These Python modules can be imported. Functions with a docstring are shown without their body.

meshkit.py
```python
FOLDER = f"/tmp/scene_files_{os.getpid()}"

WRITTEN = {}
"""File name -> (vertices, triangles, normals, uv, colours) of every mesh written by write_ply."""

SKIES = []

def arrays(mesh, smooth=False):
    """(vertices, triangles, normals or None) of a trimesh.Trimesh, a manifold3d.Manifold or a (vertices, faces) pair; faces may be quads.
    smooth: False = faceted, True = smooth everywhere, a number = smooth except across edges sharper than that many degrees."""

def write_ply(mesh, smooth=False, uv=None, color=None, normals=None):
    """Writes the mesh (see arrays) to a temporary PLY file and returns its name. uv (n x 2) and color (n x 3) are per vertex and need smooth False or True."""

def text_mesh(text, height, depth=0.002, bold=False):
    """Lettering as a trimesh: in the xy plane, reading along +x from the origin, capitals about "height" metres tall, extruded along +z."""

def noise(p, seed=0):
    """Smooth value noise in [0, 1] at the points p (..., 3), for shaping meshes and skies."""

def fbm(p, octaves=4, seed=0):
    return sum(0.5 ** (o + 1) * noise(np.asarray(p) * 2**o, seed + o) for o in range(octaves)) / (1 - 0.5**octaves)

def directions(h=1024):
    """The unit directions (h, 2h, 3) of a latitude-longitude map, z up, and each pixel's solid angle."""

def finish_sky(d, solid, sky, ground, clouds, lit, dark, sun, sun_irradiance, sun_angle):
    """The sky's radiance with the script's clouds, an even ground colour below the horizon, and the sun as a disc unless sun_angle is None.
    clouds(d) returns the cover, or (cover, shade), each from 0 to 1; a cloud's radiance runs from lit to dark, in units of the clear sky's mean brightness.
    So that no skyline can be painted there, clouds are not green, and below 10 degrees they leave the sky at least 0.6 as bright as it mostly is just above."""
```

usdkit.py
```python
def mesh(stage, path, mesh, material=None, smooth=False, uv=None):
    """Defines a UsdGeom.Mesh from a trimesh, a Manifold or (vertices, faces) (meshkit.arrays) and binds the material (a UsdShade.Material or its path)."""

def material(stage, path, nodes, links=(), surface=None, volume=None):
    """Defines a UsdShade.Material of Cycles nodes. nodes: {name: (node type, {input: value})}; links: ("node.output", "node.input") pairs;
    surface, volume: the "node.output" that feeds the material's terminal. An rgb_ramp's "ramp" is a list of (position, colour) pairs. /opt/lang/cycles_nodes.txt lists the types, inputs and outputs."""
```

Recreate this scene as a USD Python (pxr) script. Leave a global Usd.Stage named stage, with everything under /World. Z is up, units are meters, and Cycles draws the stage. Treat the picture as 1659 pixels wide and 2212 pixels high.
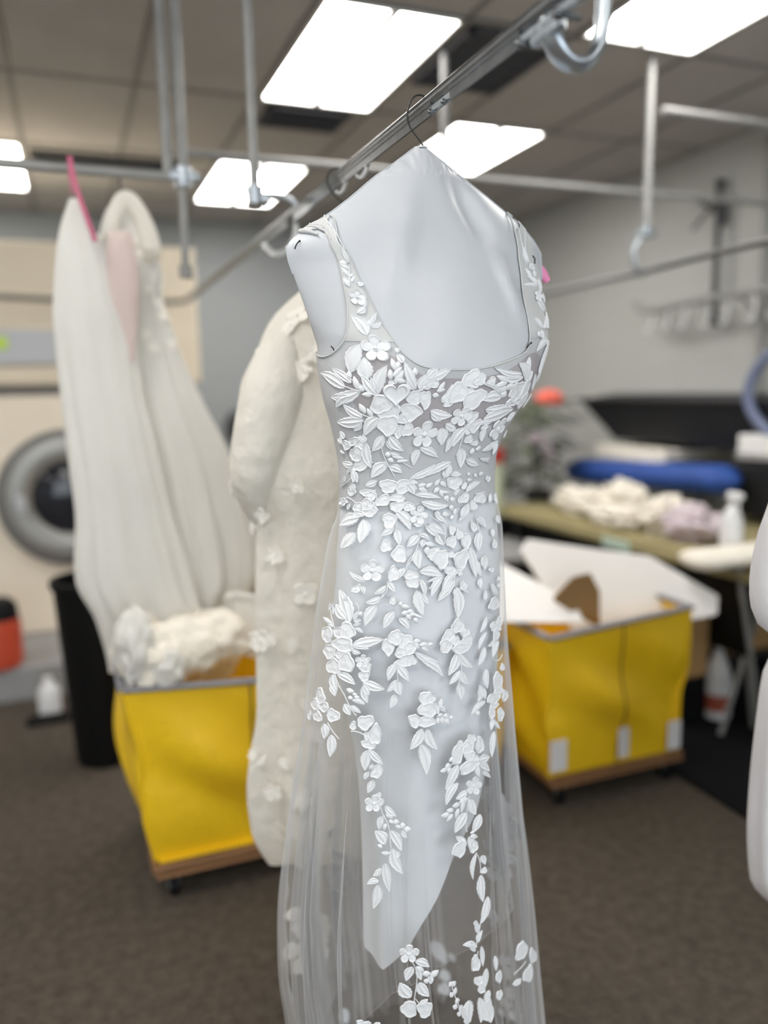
import math, random
import numpy as np, trimesh, usdkit, meshkit
import shapely.geometry as sg
from scipy.interpolate import PchipInterpolator
from scipy.spatial import Delaunay
from pxr import Usd, UsdGeom, UsdLux, UsdShade, Gf, Sdf

stage = Usd.Stage.CreateInMemory()
UsdGeom.SetStageUpAxis(stage, 'Z'); UsdGeom.SetStageMetersPerUnit(stage, 1.0)
UsdGeom.Xform.Define(stage, '/World')
rng = np.random.default_rng(7)
PI = math.pi

# ---------------------------------------------------------------- camera
F_PX, TILT, ROLL, YAW = 1720.0, math.radians(8.75), math.radians(-1.05), math.radians(21.2)
fwd = np.array([math.sin(YAW)*math.cos(TILT), math.cos(YAW)*math.cos(TILT), -math.sin(TILT)])
rt = np.array([math.cos(YAW), -math.sin(YAW), 0]); up = np.cross(rt, fwd)
RT = math.cos(ROLL)*rt + math.sin(ROLL)*up; UP = -math.sin(ROLL)*rt + math.cos(ROLL)*up
cam = UsdGeom.Camera.Define(stage, '/World/camera')
cam.AddTransformOp().Set(Gf.Matrix4d(*RT, 0, *UP, 0, *(-fwd), 0, 0, 0, 1.6, 1))
cam.CreateHorizontalApertureAttr(36.0); cam.CreateVerticalApertureAttr(48.0)
FOCAL = 36.0*F_PX/1659
cam.CreateFocalLengthAttr(FOCAL); cam.CreateFStopAttr(FOCAL/34.0); cam.CreateFocusDistanceAttr(1.50)
cam.CreateClippingRangeAttr(Gf.Vec2f(0.05, 100))
cam.GetExposureAttr().Set(0.0)

# ---------------------------------------------------------------- unseen daylight window behind the camera, placed to light the dress front
DAY, LAMP = 4.3, 16.5
win = UsdLux.RectLight.Define(stage, '/World/unseen_window_daylight')
win.CreateWidthAttr(5.0); win.CreateHeightAttr(2.3); win.CreateIntensityAttr(DAY); win.CreateColorAttr(Gf.Vec3f(.84, .925, 1.0))
win.AddTranslateOp().Set((.3, -3.35, 1.65)); win.AddRotateXYZOp().Set((90, 0, 0))

# ---------------------------------------------------------------- helpers
used = {}
def numbered(parent, name):
    k = used.get((parent, name), 0); used[(parent, name)] = k+1
    return name if k == 0 else f'{name}_{k:03d}'
def path(parent, name):
    p = parent.GetPath().pathString if parent else '/World'
    return p + '/' + numbered(p, name)
def tag(p, label=None, cat=None, group=None, kind=None):
    for k, v in (('label', label), ('category', cat), ('group', group), ('kind', kind)):
        if v: p.SetCustomDataByKey(k, v)
    return p
def obj(name, mesh, m, parent=None, smooth=35, label=None, cat=None, group=None, kind=None, flip=False):
    return tag(usdkit.mesh(stage, path(parent, name), mesh, m, smooth=smooth).GetPrim(), label, cat, group, kind)
def thing(name, label, cat=None, loc=(0, 0, 0), rz=0, group=None, kind=None):
    x = UsdGeom.Xform.Define(stage, path(None, name)); x.AddTranslateOp().Set(tuple(map(float, loc)))
    if rz: x.AddRotateZOp().Set(float(rz))
    return tag(x.GetPrim(), label, cat, group, kind)
def sub(name, parent):
    return UsdGeom.Xform.Define(stage, path(parent, name)).GetPrim()
def copy_of(root, loc, rz, label, group=None):
    was = root.GetCustomData(); name = root.GetName()
    r = thing(name, label, was['category'], loc, rz, group or was.get('group'))
    r.GetReferences().AddInternalReference(root.GetPath()); r.SetInstanceable(True)
    return r
cat_ = trimesh.util.concatenate
def T(m, loc=(0, 0, 0), rot=None):
    m = m.copy()
    if rot is not None:
        m.apply_transform(trimesh.transformations.euler_matrix(*[math.radians(a) for a in rot]))
    m.apply_translation(loc); return m
def box(sx, sy, sz, c=(0, 0, 0), bev=.004, rot=None):
    b = min(bev, .45*min(sx, sy, sz)); h = np.array([sx, sy, sz])/2
    pts = []
    for s in np.ndindex(2, 2, 2):
        sg_ = np.array(s)*2-1
        for k in range(3):
            q = h - b; q = q.copy(); q[k] = h[k]; pts.append(sg_*q)
    m = trimesh.convex.convex_hull(np.array(pts)); return T(m, c, rot)
def bx2(x0, x1, y0, y1, z0, z1, bev=.004):
    return box(x1-x0, y1-y0, z1-z0, ((x0+x1)/2, (y0+y1)/2, (z0+z1)/2), bev)
def spline(P, n):
    P = np.asarray(P, float); t = np.r_[0, np.cumsum(np.maximum(np.linalg.norm(np.diff(P, axis=0), axis=1), 1e-6))]
    if len(P) < 3: return np.stack([np.interp(np.linspace(0, t[-1], n), t, P[:, k]) for k in range(P.shape[1])], 1)
    from scipy.interpolate import CubicSpline
    return CubicSpline(t, P)(np.linspace(0, t[-1], n))
def tube(P, r, n=12, flat=1.0, upv=None):
    """swept tube along points P; r a number or one per point; flat squashes it along the frame's second axis"""
    P = np.asarray(P, float); m = len(P); r = np.broadcast_to(np.asarray(r, float), (m,))
    tg = np.gradient(P, axis=0); tg /= np.maximum(np.linalg.norm(tg, axis=1, keepdims=True), 1e-9)
    a = np.array(upv, float) if upv is not None else (np.array([0, 0, 1.]) if abs(tg[0][2]) < .9 else np.array([1., 0, 0]))
    V = []
    for i in range(m):
        a = a - tg[i]*(a@tg[i]); a /= max(np.linalg.norm(a), 1e-9); b = np.cross(tg[i], a)
        th = np.arange(n)/n*2*PI
        V.append(P[i] + r[i]*(np.cos(th)[:, None]*a*flat + np.sin(th)[:, None]*b))
    V = np.vstack(V); Fc = []
    for i in range(m-1):
        for j in range(n):
            k = (j+1) % n; Fc += [[i*n+j, i*n+k, (i+1)*n+k], [i*n+j, (i+1)*n+k, (i+1)*n+j]]
    V = np.vstack([V, P[:1], P[-1:]]); c0, c1 = m*n, m*n+1
    for j in range(n):
        k = (j+1) % n; Fc += [[c0, k, j], [c1, (m-1)*n+j, (m-1)*n+k]]
    mm = trimesh.Trimesh(V, Fc, process=False); return mm
def rod(p, q, r, n=14): return tube([p, q], r, n)
def lathe(prof, loc=(0, 0, 0), n=28, rot=None):
    m = trimesh.creation.revolve(np.array(prof, float), sections=n); return T(m, loc, rot)
def gridmesh(P, closed=False):
    """P: (rows, cols, 3)"""
    r, c = P.shape[:2]; idx = np.arange(r*c).reshape(r, c); Fc = []
    nx = np.roll(idx, -1, 1) if closed else idx[:, 1:]
    a = idx if closed else idx[:, :-1]
    A, B, C_, D = a[:-1].ravel(), nx[:-1].ravel(), nx[1:].ravel(), a[1:].ravel()
    return trimesh.Trimesh(P.reshape(-1, 3), np.vstack([np.stack([A, B, C_], 1), np.stack([A, C_, D], 1)]), process=False)
def blob(c, r, seed, amp=.25, fr=3.0, sub_=3, squash=1.0):
    s = trimesh.creation.icosphere(sub_); v = s.vertices.copy()
    k = 1 + amp*(meshkit.fbm(v*fr/2+seed*7.3, 3, seed)*2-1)[:, None]
    v = v*k*np.array(r); s.vertices = v + np.array(c)
    s.vertices[:, 2] = np.maximum(s.vertices[:, 2], c[2]-r[2]*squash); return s

# ---------------------------------------------------------------- materials
def M(name, base, rough=.5, metal=0.0, nz=None, bump=None, **kw):
    """nz: (scale, darker colour, lo, hi[, stretch]); bump: (scale, strength, distance)"""
    nodes = {'p': ('principled_bsdf', dict(base_color=base, roughness=rough, metallic=metal, **kw)), 'tc': ('texture_coordinate', {})}
    links = []
    if nz:
        sc, dark, lo, hi = nz[:4]
        st = nz[4] if len(nz) > 4 else (1, 1, 1)
        nodes['mp'] = ('mapping', dict(scale=st)); links += [('tc.object', 'mp.vector')]
        nodes['n'] = ('noise_texture', dict(scale=sc, detail=4.0, roughness=.6)); links += [('mp.vector', 'n.vector')]
        nodes['r'] = ('rgb_ramp', dict(ramp=[(lo, dark), (hi, base)])); links += [('n.fac', 'r.fac'), ('r.color', 'p.base_color')]
    if bump:
        nodes['bn'] = ('noise_texture', dict(scale=bump[0], detail=3.0)); nodes['b'] = ('bump', dict(strength=bump[1], distance=bump[2]))
        links += [('tc.object', 'bn.vector'), ('bn.fac', 'b.height'), ('b.normal', 'p.normal')]
    return usdkit.material(stage, '/World/Looks/'+name, nodes, links, surface='p.BSDF')
def emit(name, col, s):
    return usdkit.material(stage, '/World/Looks/'+name, {'e': ('emission', dict(color=col, strength=s))}, [], surface='e.emission')
def cloth(name, col, trans=.3, bump=(60, .25, .003), rough=.8):
    n = {'d': ('principled_bsdf', dict(base_color=col, roughness=rough, sheen_weight=.15, specular_ior_level=.25)), 't': ('translucent_bsdf', dict(color=col)),
         'm': ('mix_closure', dict(fac=trans)), 'tc': ('texture_coordinate', {}), 'bn': ('noise_texture', dict(scale=bump[0], detail=4.0)), 'b': ('bump', dict(strength=bump[1], distance=bump[2]))}
    return usdkit.material(stage, '/World/Looks/'+name, n, [('d.BSDF', 'm.closure1'), ('t.BSDF', 'm.closure2'), ('tc.object', 'bn.vector'), ('bn.fac', 'b.height'), ('b.normal', 'd.normal')], surface='m.closure')
def tulle(name, col, lo, hi):
    """net cloth: mostly see-through face on, denser at a grazing angle as the threads close up"""
    n = {'d': ('diffuse_bsdf', dict(color=col)), 't': ('translucent_bsdf', dict(color=col)), 'dm': ('mix_closure', dict(fac=.4)), 'tr': ('transparent_bsdf', {}),
         'lw': ('layer_weight', dict(blend=.5)), 'mr': ('rgb_ramp', dict(ramp=[(0, (lo,)*3), (.45, (lo*1.15,)*3), (.75, (lo+(hi-lo)*.35,)*3), (1, (hi,)*3)])), 'm': ('mix_closure', {})}
    return usdkit.material(stage, '/World/Looks/'+name, n, [('d.BSDF', 'dm.closure1'), ('t.BSDF', 'dm.closure2'), ('lw.facing', 'mr.fac'), ('mr.color', 'm.fac'),
        ('tr.BSDF', 'm.closure1'), ('dm.closure', 'm.closure2')], surface='m.closure')
m_form = M('paper_form', (.555, .575, .605), .40, bump=(260, .06, .001))
m_lace = M('lace_thread', (.80, .815, .835), .62, bump=(900, .5, .0008), sheen_weight=.2)
m_open = M('lace_cord', (.80, .815, .83), .45, bump=(700, .6, .001))
m_net = M('bodice_net', (.53, .54, .555), .8, nz=(9, (.48, .49, .505), .35, .65), bump=(1400, .25, .0005))
m_cup = M('cup_net', (.40, .375, .385), .85, nz=(9, (.36, .34, .35), .35, .65), bump=(1400, .25, .0005))
m_strap = M('strap_net', (.60, .605, .60), .75, nz=(14, (.55, .56, .555), .35, .65), bump=(1400, .25, .0005))
m_lining = M('satin_lining', (.70, .725, .755), .55, bump=(30, .12, .004))
m_tulle = tulle('white_tulle', (.88, .895, .92), .085, .85)
m_tulle2 = tulle('ivory_tulle', (.84, .82, .78), .13, .75)
m_ivory = cloth('ivory_lace', (.92, .895, .825), .3, (22, .7, .02))
m_ivory_ap = M('ivory_applique', (.93, .90, .83), .7)
m_satin = cloth('white_satin', (.84, .83, .79), .25, (8, .2, .02), .5)
m_blush = cloth('blush_lining', (.82, .70, .66), .3, (12, .2, .02))
m_white = cloth('white_cotton', (.84, .83, .85), .25, (60, .3, .004))
m_pink = M('pink_plastic', (.86, .30, .52), .35)
m_pinks = M('pink_strap', (.50, .12, .20), .6)
m_steel = M('galvanised_steel', (.22, .232, .24), .30, .95, nz=(30, (.16, .17, .178), .3, .7), bump=(120, .08, .001))
m_steel2 = M('dull_steel', (.33, .33, .32), .6, .3, nz=(12, (.26, .26, .25), .3, .7))
m_steel3 = M('dark_steel', (.13, .13, .13), .5, .4)
m_zinc = M('zinc_bracket', (.50, .55, .59), .33, .9, nz=(40, (.34, .38, .42), .3, .7), bump=(90, .12, .002))
m_dark = M('dark_metal', (.05, .05, .055), .4, .5)
m_wire = M('black_wire', (.03, .03, .03), .4, .6)
m_clear = M('clear_plastic', (.8, .82, .82), .25, transmission_weight=.6, ior=1.45)
m_black = M('black_plastic', (.003, .0033, .004), .55, specular_ior_level=.2)
m_ceil = M('ceiling_tile', (.46, .445, .425), .95, nz=(3, (.42, .405, .39), .3, .7), bump=(180, .4, .003))
m_tbar = M('ceiling_bar', (.22, .215, .20), .6)
m_vent = M('vent_dark', (.05, .052, .06), .7)
m_frame = M('lamp_frame', (.75, .75, .74), .4)
m_wall = M('painted_wall', (.45, .455, .435), .85, nz=(1.2, (.43, .435, .415), .3, .7), bump=(90, .1, .002))
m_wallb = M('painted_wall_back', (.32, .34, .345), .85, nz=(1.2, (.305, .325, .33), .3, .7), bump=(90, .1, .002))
m_base = M('baseboard', (.16, .16, .16), .6)
m_cream_lightened = M('cream_enamel_lightened', (.90, .81, .665), .5, nz=(2, (.86, .77, .63), .3, .7))  # cream enamel, lightened to make up for weak light on the lower cabinet
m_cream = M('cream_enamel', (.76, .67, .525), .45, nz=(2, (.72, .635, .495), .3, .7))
m_grey = M('grey_enamel', (.30, .30, .30), .5)
m_ring = M('door_ring', (.36, .36, .34), .35, .5)
m_glassd = M('dark_glass', (.02, .022, .03), .08)
m_panel = M('panel_grey', (.52, .54, .57), .4)
m_green = M('green_sticker', (.55, .75, .12), .5)
m_yellow = M('yellow_vinyl', (.93, .61, .014), .40, nz=(4, (.85, .55, .012), .35, .65), bump=(14, .25, .01))
m_trim = M('grey_webbing', (.20, .20, .22), .6)
m_seam = M('dark_stitch', (.25, .17, .02), .7)
m_wood = M('ply_wood', (.26, .135, .06), .6, nz=(6, (.15, .075, .03), .3, .7, (1, 8, 8)))
m_board = M('white_board', (.84, .82, .79), .6)
m_kraft = M('kraft_card', (.30, .185, .075), .8, nz=(5, (.25, .15, .06), .3, .7))
m_kraft2 = M('brown_box_card', (.42, .25, .10), .8, nz=(5, (.34, .20, .08), .3, .7))
m_pad = M('white_pad', (.72, .72, .72), .6)
m_carpet = M('carpet', (.150, .122, .092), .95, nz=(26, (.088, .070, .053), .32, .68), bump=(420, .9, .012))
m_mat = M('rubber_mat', (.005, .0053, .0065), .95, specular_ior_level=.15, bump=(150, .3, .003))
m_olive = M('table_pad', (.36, .31, .155), .8, nz=(6, (.28, .24, .12), .3, .7))
m_blue = M('blue_cover', (.022, .085, .36), .65, nz=(6, (.018, .06, .27), .3, .7), bump=(40, .2, .004))
m_hood = M('black_hood', (.016, .017, .019), .6, specular_ior_level=.3)
m_hose = M('blue_hose', (.16, .19, .30), .4)
m_cream2 = M('cream_cloth', (.80, .755, .66), .85, bump=(30, .6, .01))
m_lilac = M('lilac_cloth', (.60, .52, .56), .85, bump=(30, .6, .01))
m_mint = M('mint_tape', (.50, .66, .58), .6)
m_leaf = M('plant_leaf', (.10, .125, .06), .8, nz=(8, (.045, .055, .04), .3, .7))
m_coral = M('coral_petal', (.85, .16, .11), .6)
m_red = M('red_cap', (.45, .03, .02), .45)
m_palegreen = M('pale_green_plastic', (.60, .66, .50), .5)
m_red2 = M('red_tool', (.55, .07, .03), .5)
m_bottle = M('white_bottle', (.78, .79, .80), .35)
m_blabel = M('bottle_label', (.40, .10, .06), .5)
m_lamp = emit('lamp_lens', (1.0, .965, .92), LAMP)
n_gl = {'t': ('transparent_bsdf', {}), 'g': ('glossy_bsdf', dict(roughness=.02)), 'f': ('fresnel', dict(IOR=1.45)), 'm': ('mix_closure', {})}
m_glass = usdkit.material(stage, '/World/Looks/window_glass', n_gl, [('f.fac', 'm.fac'), ('t.BSDF', 'm.closure1'), ('g.BSDF', 'm.closure2')], surface='m.closure')

# ---------------------------------------------------------------- wedding dress: surfaces in (phi, z); phi 0 = front, +pi/2 = its right-hand side in the picture
DX, DY = .665, 1.48
TORSO = np.array([(0.0832, -0.0360, 0.1200, 0.1000, 0.0800), (0.3167, -0.0336, 0.1169, 0.1050, 0.0800), (0.6476, -0.0208, 0.1273, 0.1100, 0.0850), (0.8581, -0.0087, 0.1523, 0.1150, 0.0900), (1.0149, -0.0177, 0.1725, 0.1200, 0.1000), (1.1447, -0.0192, 0.1797, 0.1250, 0.1100), (1.2331, -0.0154, 0.1763, 0.1200, 0.1050), (1.3003, -0.0145, 0.1719, 0.1120, 0.0950), (1.3576, -0.0137, 0.1667, 0.1040, 0.0850), (1.4049, -0.0148, 0.1626, 0.1000, 0.0800), (1.4522, -0.0143, 0.1637, 0.1030, 0.0800), (1.4989, -0.0106, 0.1739, 0.1120, 0.0800), (1.5448, 0.0001, 0.1947, 0.1220, 0.0820), (1.5813, 0.0091, 0.2140, 0.1270, 0.0850), (1.6359, 0.0183, 0.2326, 0.1280, 0.0900), (1.6856, 0.0242, 0.2443, 0.1230, 0.0900), (1.7351, 0.0191, 0.2552, 0.1140, 0.0850), (1.7794, 0.0111, 0.2612, 0.1040, 0.0750), (1.8322, 0.0031, 0.2685, 0.0890, 0.0600), (1.8704, -0.0027, 0.2719, 0.0780, 0.0500), (1.8844, -0.0022, 0.2650, 0.0730, 0.0450), (1.9020, 0.0014, 0.2460, 0.0680, 0.0420), (1.9329, 0.0066, 0.2039, 0.0580, 0.0360), (1.9634, 0.0077, 0.1559, 0.0480, 0.0300), (1.9892, 0.0057, 0.1163, 0.0400, 0.0250), (2.0190, 0.0032, 0.0690, 0.0300, 0.0200), (2.0403, 0.0005, 0.0372, 0.0200, 0.0150), (2.0556, -0.0013, 0.0146, 0.0120, 0.0120)])
SKIRT = np.array([(-0.4327, 0.0111, 0.3181, 0.2100, 0.2700), (-0.0486, -0.0035, 0.2958, 0.2000, 0.2600), (0.1929, -0.0198, 0.2852, 0.1900, 0.2500), (0.3170, -0.0328, 0.2871, 0.1840, 0.2400), (0.4322, -0.0395, 0.2838, 0.1780, 0.2300), (0.5424, -0.0435, 0.2752, 0.1720, 0.2150), (0.6515, -0.0440, 0.2610, 0.1650, 0.2000), (0.7580, -0.0418, 0.2479, 0.1580, 0.1850), (0.8624, -0.0382, 0.2334, 0.1520, 0.1700), (0.9661, -0.0351, 0.2208, 0.1460, 0.1550), (1.0670, -0.0335, 0.2089, 0.1400, 0.1400), (1.1658, -0.0300, 0.1991, 0.1320, 0.1250), (1.2624, -0.0223, 0.1870, 0.1200, 0.1100), (1.3102, -0.0181, 0.1814, 0.1130, 0.1000), (1.3576, -0.0133, 0.1679, 0.1070, 0.0880), (1.3862, -0.0146, 0.1640, 0.1040, 0.0850)])
def smoothrows(tab):
    return [PchipInterpolator(tab[:, 0], tab[:, k], extrapolate=True) for k in range(1, 5)]
_t, _s = smoothrows(TORSO), smoothrows(SKIRT)
def torso(phi, z, off=0.0):
    phi, z = np.broadcast_arrays(np.asarray(phi, float), np.asarray(z, float))
    zc = np.clip(z, TORSO[0, 0], TORSO[-1, 0])
    cu, a, bf, bb = [f(zc) for f in _t]
    c = np.cos(phi)
    e = 1+.9*np.clip((z-1.70)/.14, 0, 1)
    c = np.sign(c)*np.abs(c)**e
    bust = .014*np.exp(-((z-1.63)/.05)**2)*(np.exp(-((phi-.55)/.36)**2)+np.exp(-((phi+.55)/.36)**2))
    b = np.where(c > 0, bf+bust, bb)
    z = z-.012*np.clip(-np.sin(phi), 0, 1)**2*np.clip((z-1.76)/.10, 0, 1)*np.clip((2.0-z)/.06, 0, 1)
    return np.stack([DX+cu+(a+off)*np.sin(phi), DY-(b+off)*c, z], -1)
def skirt(phi, z, off=0.0):
    phi, z = np.broadcast_arrays(np.asarray(phi, float), np.asarray(z, float))
    zc = np.clip(z, SKIRT[0, 0], SKIRT[-1, 0])
    cu, a, bf, bb = [f(zc) for f in _s]
    A = np.clip((1.25-z)/1.1, 0, 1)**1.2
    w = 1+A*(.030*np.cos(7*phi+.6)+.026*np.cos(11*phi+2.1)+.016*np.cos(17*phi+.3+1.2*z))
    c = np.cos(phi)
    b = np.where(c > 0, bf, bb)
    return np.stack([DX+cu+(a*w+off)*np.sin(phi), DY-(b*w+off)*c, z], -1)

# ---------------------------------------------------------------- the room
RX0, RX1, RY0, RY1, HC = -3.4, 3.82, -3.2, 7.2, 3.05
obj('floor', bx2(RX0, RX1, RY0, RY1, -.06, 0), m_carpet, smooth=False, kind='structure', label='brown grey carpet floor')
obj('wall_back', bx2(RX0, RX1, RY1, RY1+.1, 0, HC+.1), m_wallb, smooth=False, kind='structure', label='grey painted back wall')
obj('wall_right', bx2(RX1, RX1+.1, RY0, RY1, 0, HC+.1), m_wall, smooth=False, kind='structure', label='light grey painted right wall')
obj('wall_left', bx2(RX0-.1, RX0, RY0, RY1, 0, HC+.1), m_wall, smooth=False, kind='structure', label='grey painted left wall')
obj('wall_front', cat_([bx2(RX0, -2.3, RY0-.1, RY0, 0, HC+.1), bx2(2.9, RX1, RY0-.1, RY0, 0, HC+.1), bx2(-2.3, 2.9, RY0-.1, RY0, 0, .45), bx2(-2.3, 2.9, RY0-.1, RY0, 2.85, HC+.1)]), m_wall, smooth=False, kind='structure', label='front wall out of view with the unseen window')
wn = thing('unseen_window_1', 'wide unseen window behind the viewer, placed to light the dress front', None, kind='structure')  # out of view; stands where the light on the dress front comes from
for k in range(4):
    obj('pane', bx2(-2.27+1.3*k, -1.03+1.3*k, RY0-.055, RY0-.05, .48, 2.82, .001), m_glass, wn, smooth=False)
for x in np.linspace(-2.3, 2.9, 5): obj('mullion', bx2(x-.03, x+.03, RY0-.08, RY0-.02, .45, 2.85), m_frame, wn)
for z in (.465, 2.835): obj('rail', bx2(-2.3, 2.9, RY0-.08, RY0-.02, z-.02, z+.02), m_frame, wn)
obj('baseboard_back', bx2(RX0, RX1, RY1-.015, RY1, 0, .10), m_base, kind='structure', label='dark baseboard along the back wall')
obj('baseboard_right', bx2(RX1-.015, RX1, RY0, RY1, 0, .10), m_base, kind='structure', label='dark baseboard along the right wall')
# ceiling: tiles in a grid, lamps and vents in some of the cells
ceil = thing('ceiling', 'grey suspended ceiling of rectangular tiles', None, kind='structure')
obj('ceiling_deck', bx2(RX0, RX1, RY0, RY1, HC+.10, HC+.14), m_ceil, ceil, smooth=False)
cx = [-3.4, -2.9, -2.4, -1.87, -1.37, -.76, -.15, .40, .98, 1.59, 2.09, 2.70, 3.26, 3.82]; cy = [3.06+1.13*k for k in range(-6, 4)] ; cy = [-3.2]+cy[1:]+[7.2]
LAMPS = {(7, 7-7+0)}
def cell(x, y):
    i = max(k for k in range(len(cx)-1) if cx[k] <= x+1e-6); j = max(k for k in range(len(cy)-1) if cy[k] <= y+1e-6); return i, j
lamp_cells = [cell(.98, 3.1), cell(2.09, 4.2), cell(.98, 5.4), cell(2.09, 1.95), cell(-.76, 5.4), cell(-1.87, 3.1), cell(-.76, .85), cell(-2.9, 1.95), cell(-.76, -1.4), cell(.98, -1.4), cell(-2.4, -1.4), cell(-1.87, 5.4)]  # later entries are out of view, cells picked to light gowns and room
vent_cells = [cell(1.60, 3.1), cell(.98, 4.2)]
for i in range(len(cx)-1):
    for j in range(len(cy)-1):
        if (i, j) in lamp_cells: continue
        obj('ceiling_tile', bx2(cx[i]+.012, cx[i+1]-.012, cy[j]+.012, cy[j+1]-.012, HC+.008, HC+.022, .003), m_ceil, ceil, smooth=False)
for x in cx: obj('ceiling_bar', bx2(x-.013, x+.013, RY0, RY1, HC, HC+.012, .002), m_tbar, ceil, smooth=False)
for y in cy: obj('ceiling_bar', bx2(RX0, RX1, y-.013, y+.013, HC, HC+.012, .002), m_tbar, ceil, smooth=False)
lamp_lab = {0: 'large twin ceiling light over the rail at the top middle of the picture', 1: 'ceiling light just behind the peak of the paper form', 2: 'smaller far ceiling light above the bend of the front rail', 3: 'ceiling light in the top right corner of the picture', 4: 'ceiling light cut off at the left edge of the picture'}
for n, (i, j) in enumerate(lamp_cells):
    x0, x1, y0, y1 = cx[i], cx[i+1], cy[j], cy[j+1]
    t = thing('ceiling_light', lamp_lab.get(n, 'unseen recessed ceiling light behind or beside the viewer, placed to light the gowns and room'), 'ceiling light', ((x0+x1)/2, (y0+y1)/2, HC), 0, 'recessed ceiling lights' if n < 5 else 'unseen ceiling lights placed to light the room')
    w, l = x1-x0, y1-y0
    obj('housing', cat_([bx2(-w/2+.013, -w/2+.03, -l/2+.013, l/2-.013, -.006, .09, .002), bx2(w/2-.03, w/2-.013, -l/2+.013, l/2-.013, -.006, .09, .002), bx2(-w/2+.013, w/2-.013, -l/2+.013, -l/2+.03, -.006, .09, .002), bx2(-w/2+.013, w/2-.013, l/2-.03, l/2-.013, -.006, .09, .002), bx2(-w/2+.013, w/2-.013, -l/2+.013, l/2-.013, .07, .09, .002)]), m_frame, t, smooth=False)
    for s in (-1, 1): obj('lens', bx2(min(s*.022, s*(w/2-.032)), max(s*.022, s*(w/2-.032)), -l/2+.032, l/2-.032, .0, .006, .002), m_lamp, t, smooth=False)
    obj('spine', bx2(-.02, .02, -l/2+.03, l/2-.03, -.008, .02, .002), m_frame, t, smooth=False)
def vent(x0, x1, y0, y1, label):
    t = thing('ceiling_vent', label, 'vent', ((x0+x1)/2, (y0+y1)/2, HC-.012)); w, l = x1-x0, y1-y0
    obj('backing', box(w, l, .008, (0, 0, .008), .001), m_vent, t, smooth=False)
    obj('frame', cat_([box(w, .03, .016, (0, s*(l/2-.015), 0), .002) for s in (-1, 1)]+[box(.03, l, .016, (s*(w/2-.015), 0, 0), .002) for s in (-1, 1)]), m_vent, t, smooth=False)
    for k in range(5): obj('slat', box(w-.06, .02, .012, (0, -l/2+(k+1)*l/6, 0), .002, (25, 0, 0)), m_vent, t, smooth=False)
vent(1.62, 2.07, 3.10, 3.72, 'dark ceiling vent between the large light and the one behind the paper form')
vent(1.05, 1.50, 4.22, 4.54, 'narrow dark ceiling vent at the far end of the large twin light')
vent(-.12, .80, 5.42, 5.76, 'long dark ceiling vent above the gowns on the left')
obj('rubber_mat', bx2(2.22, 3.7, .4, 3.6, .001, .014), m_mat, label='black rubber mat on the carpet at the right, in front of the work table', cat='floor mat')

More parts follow.
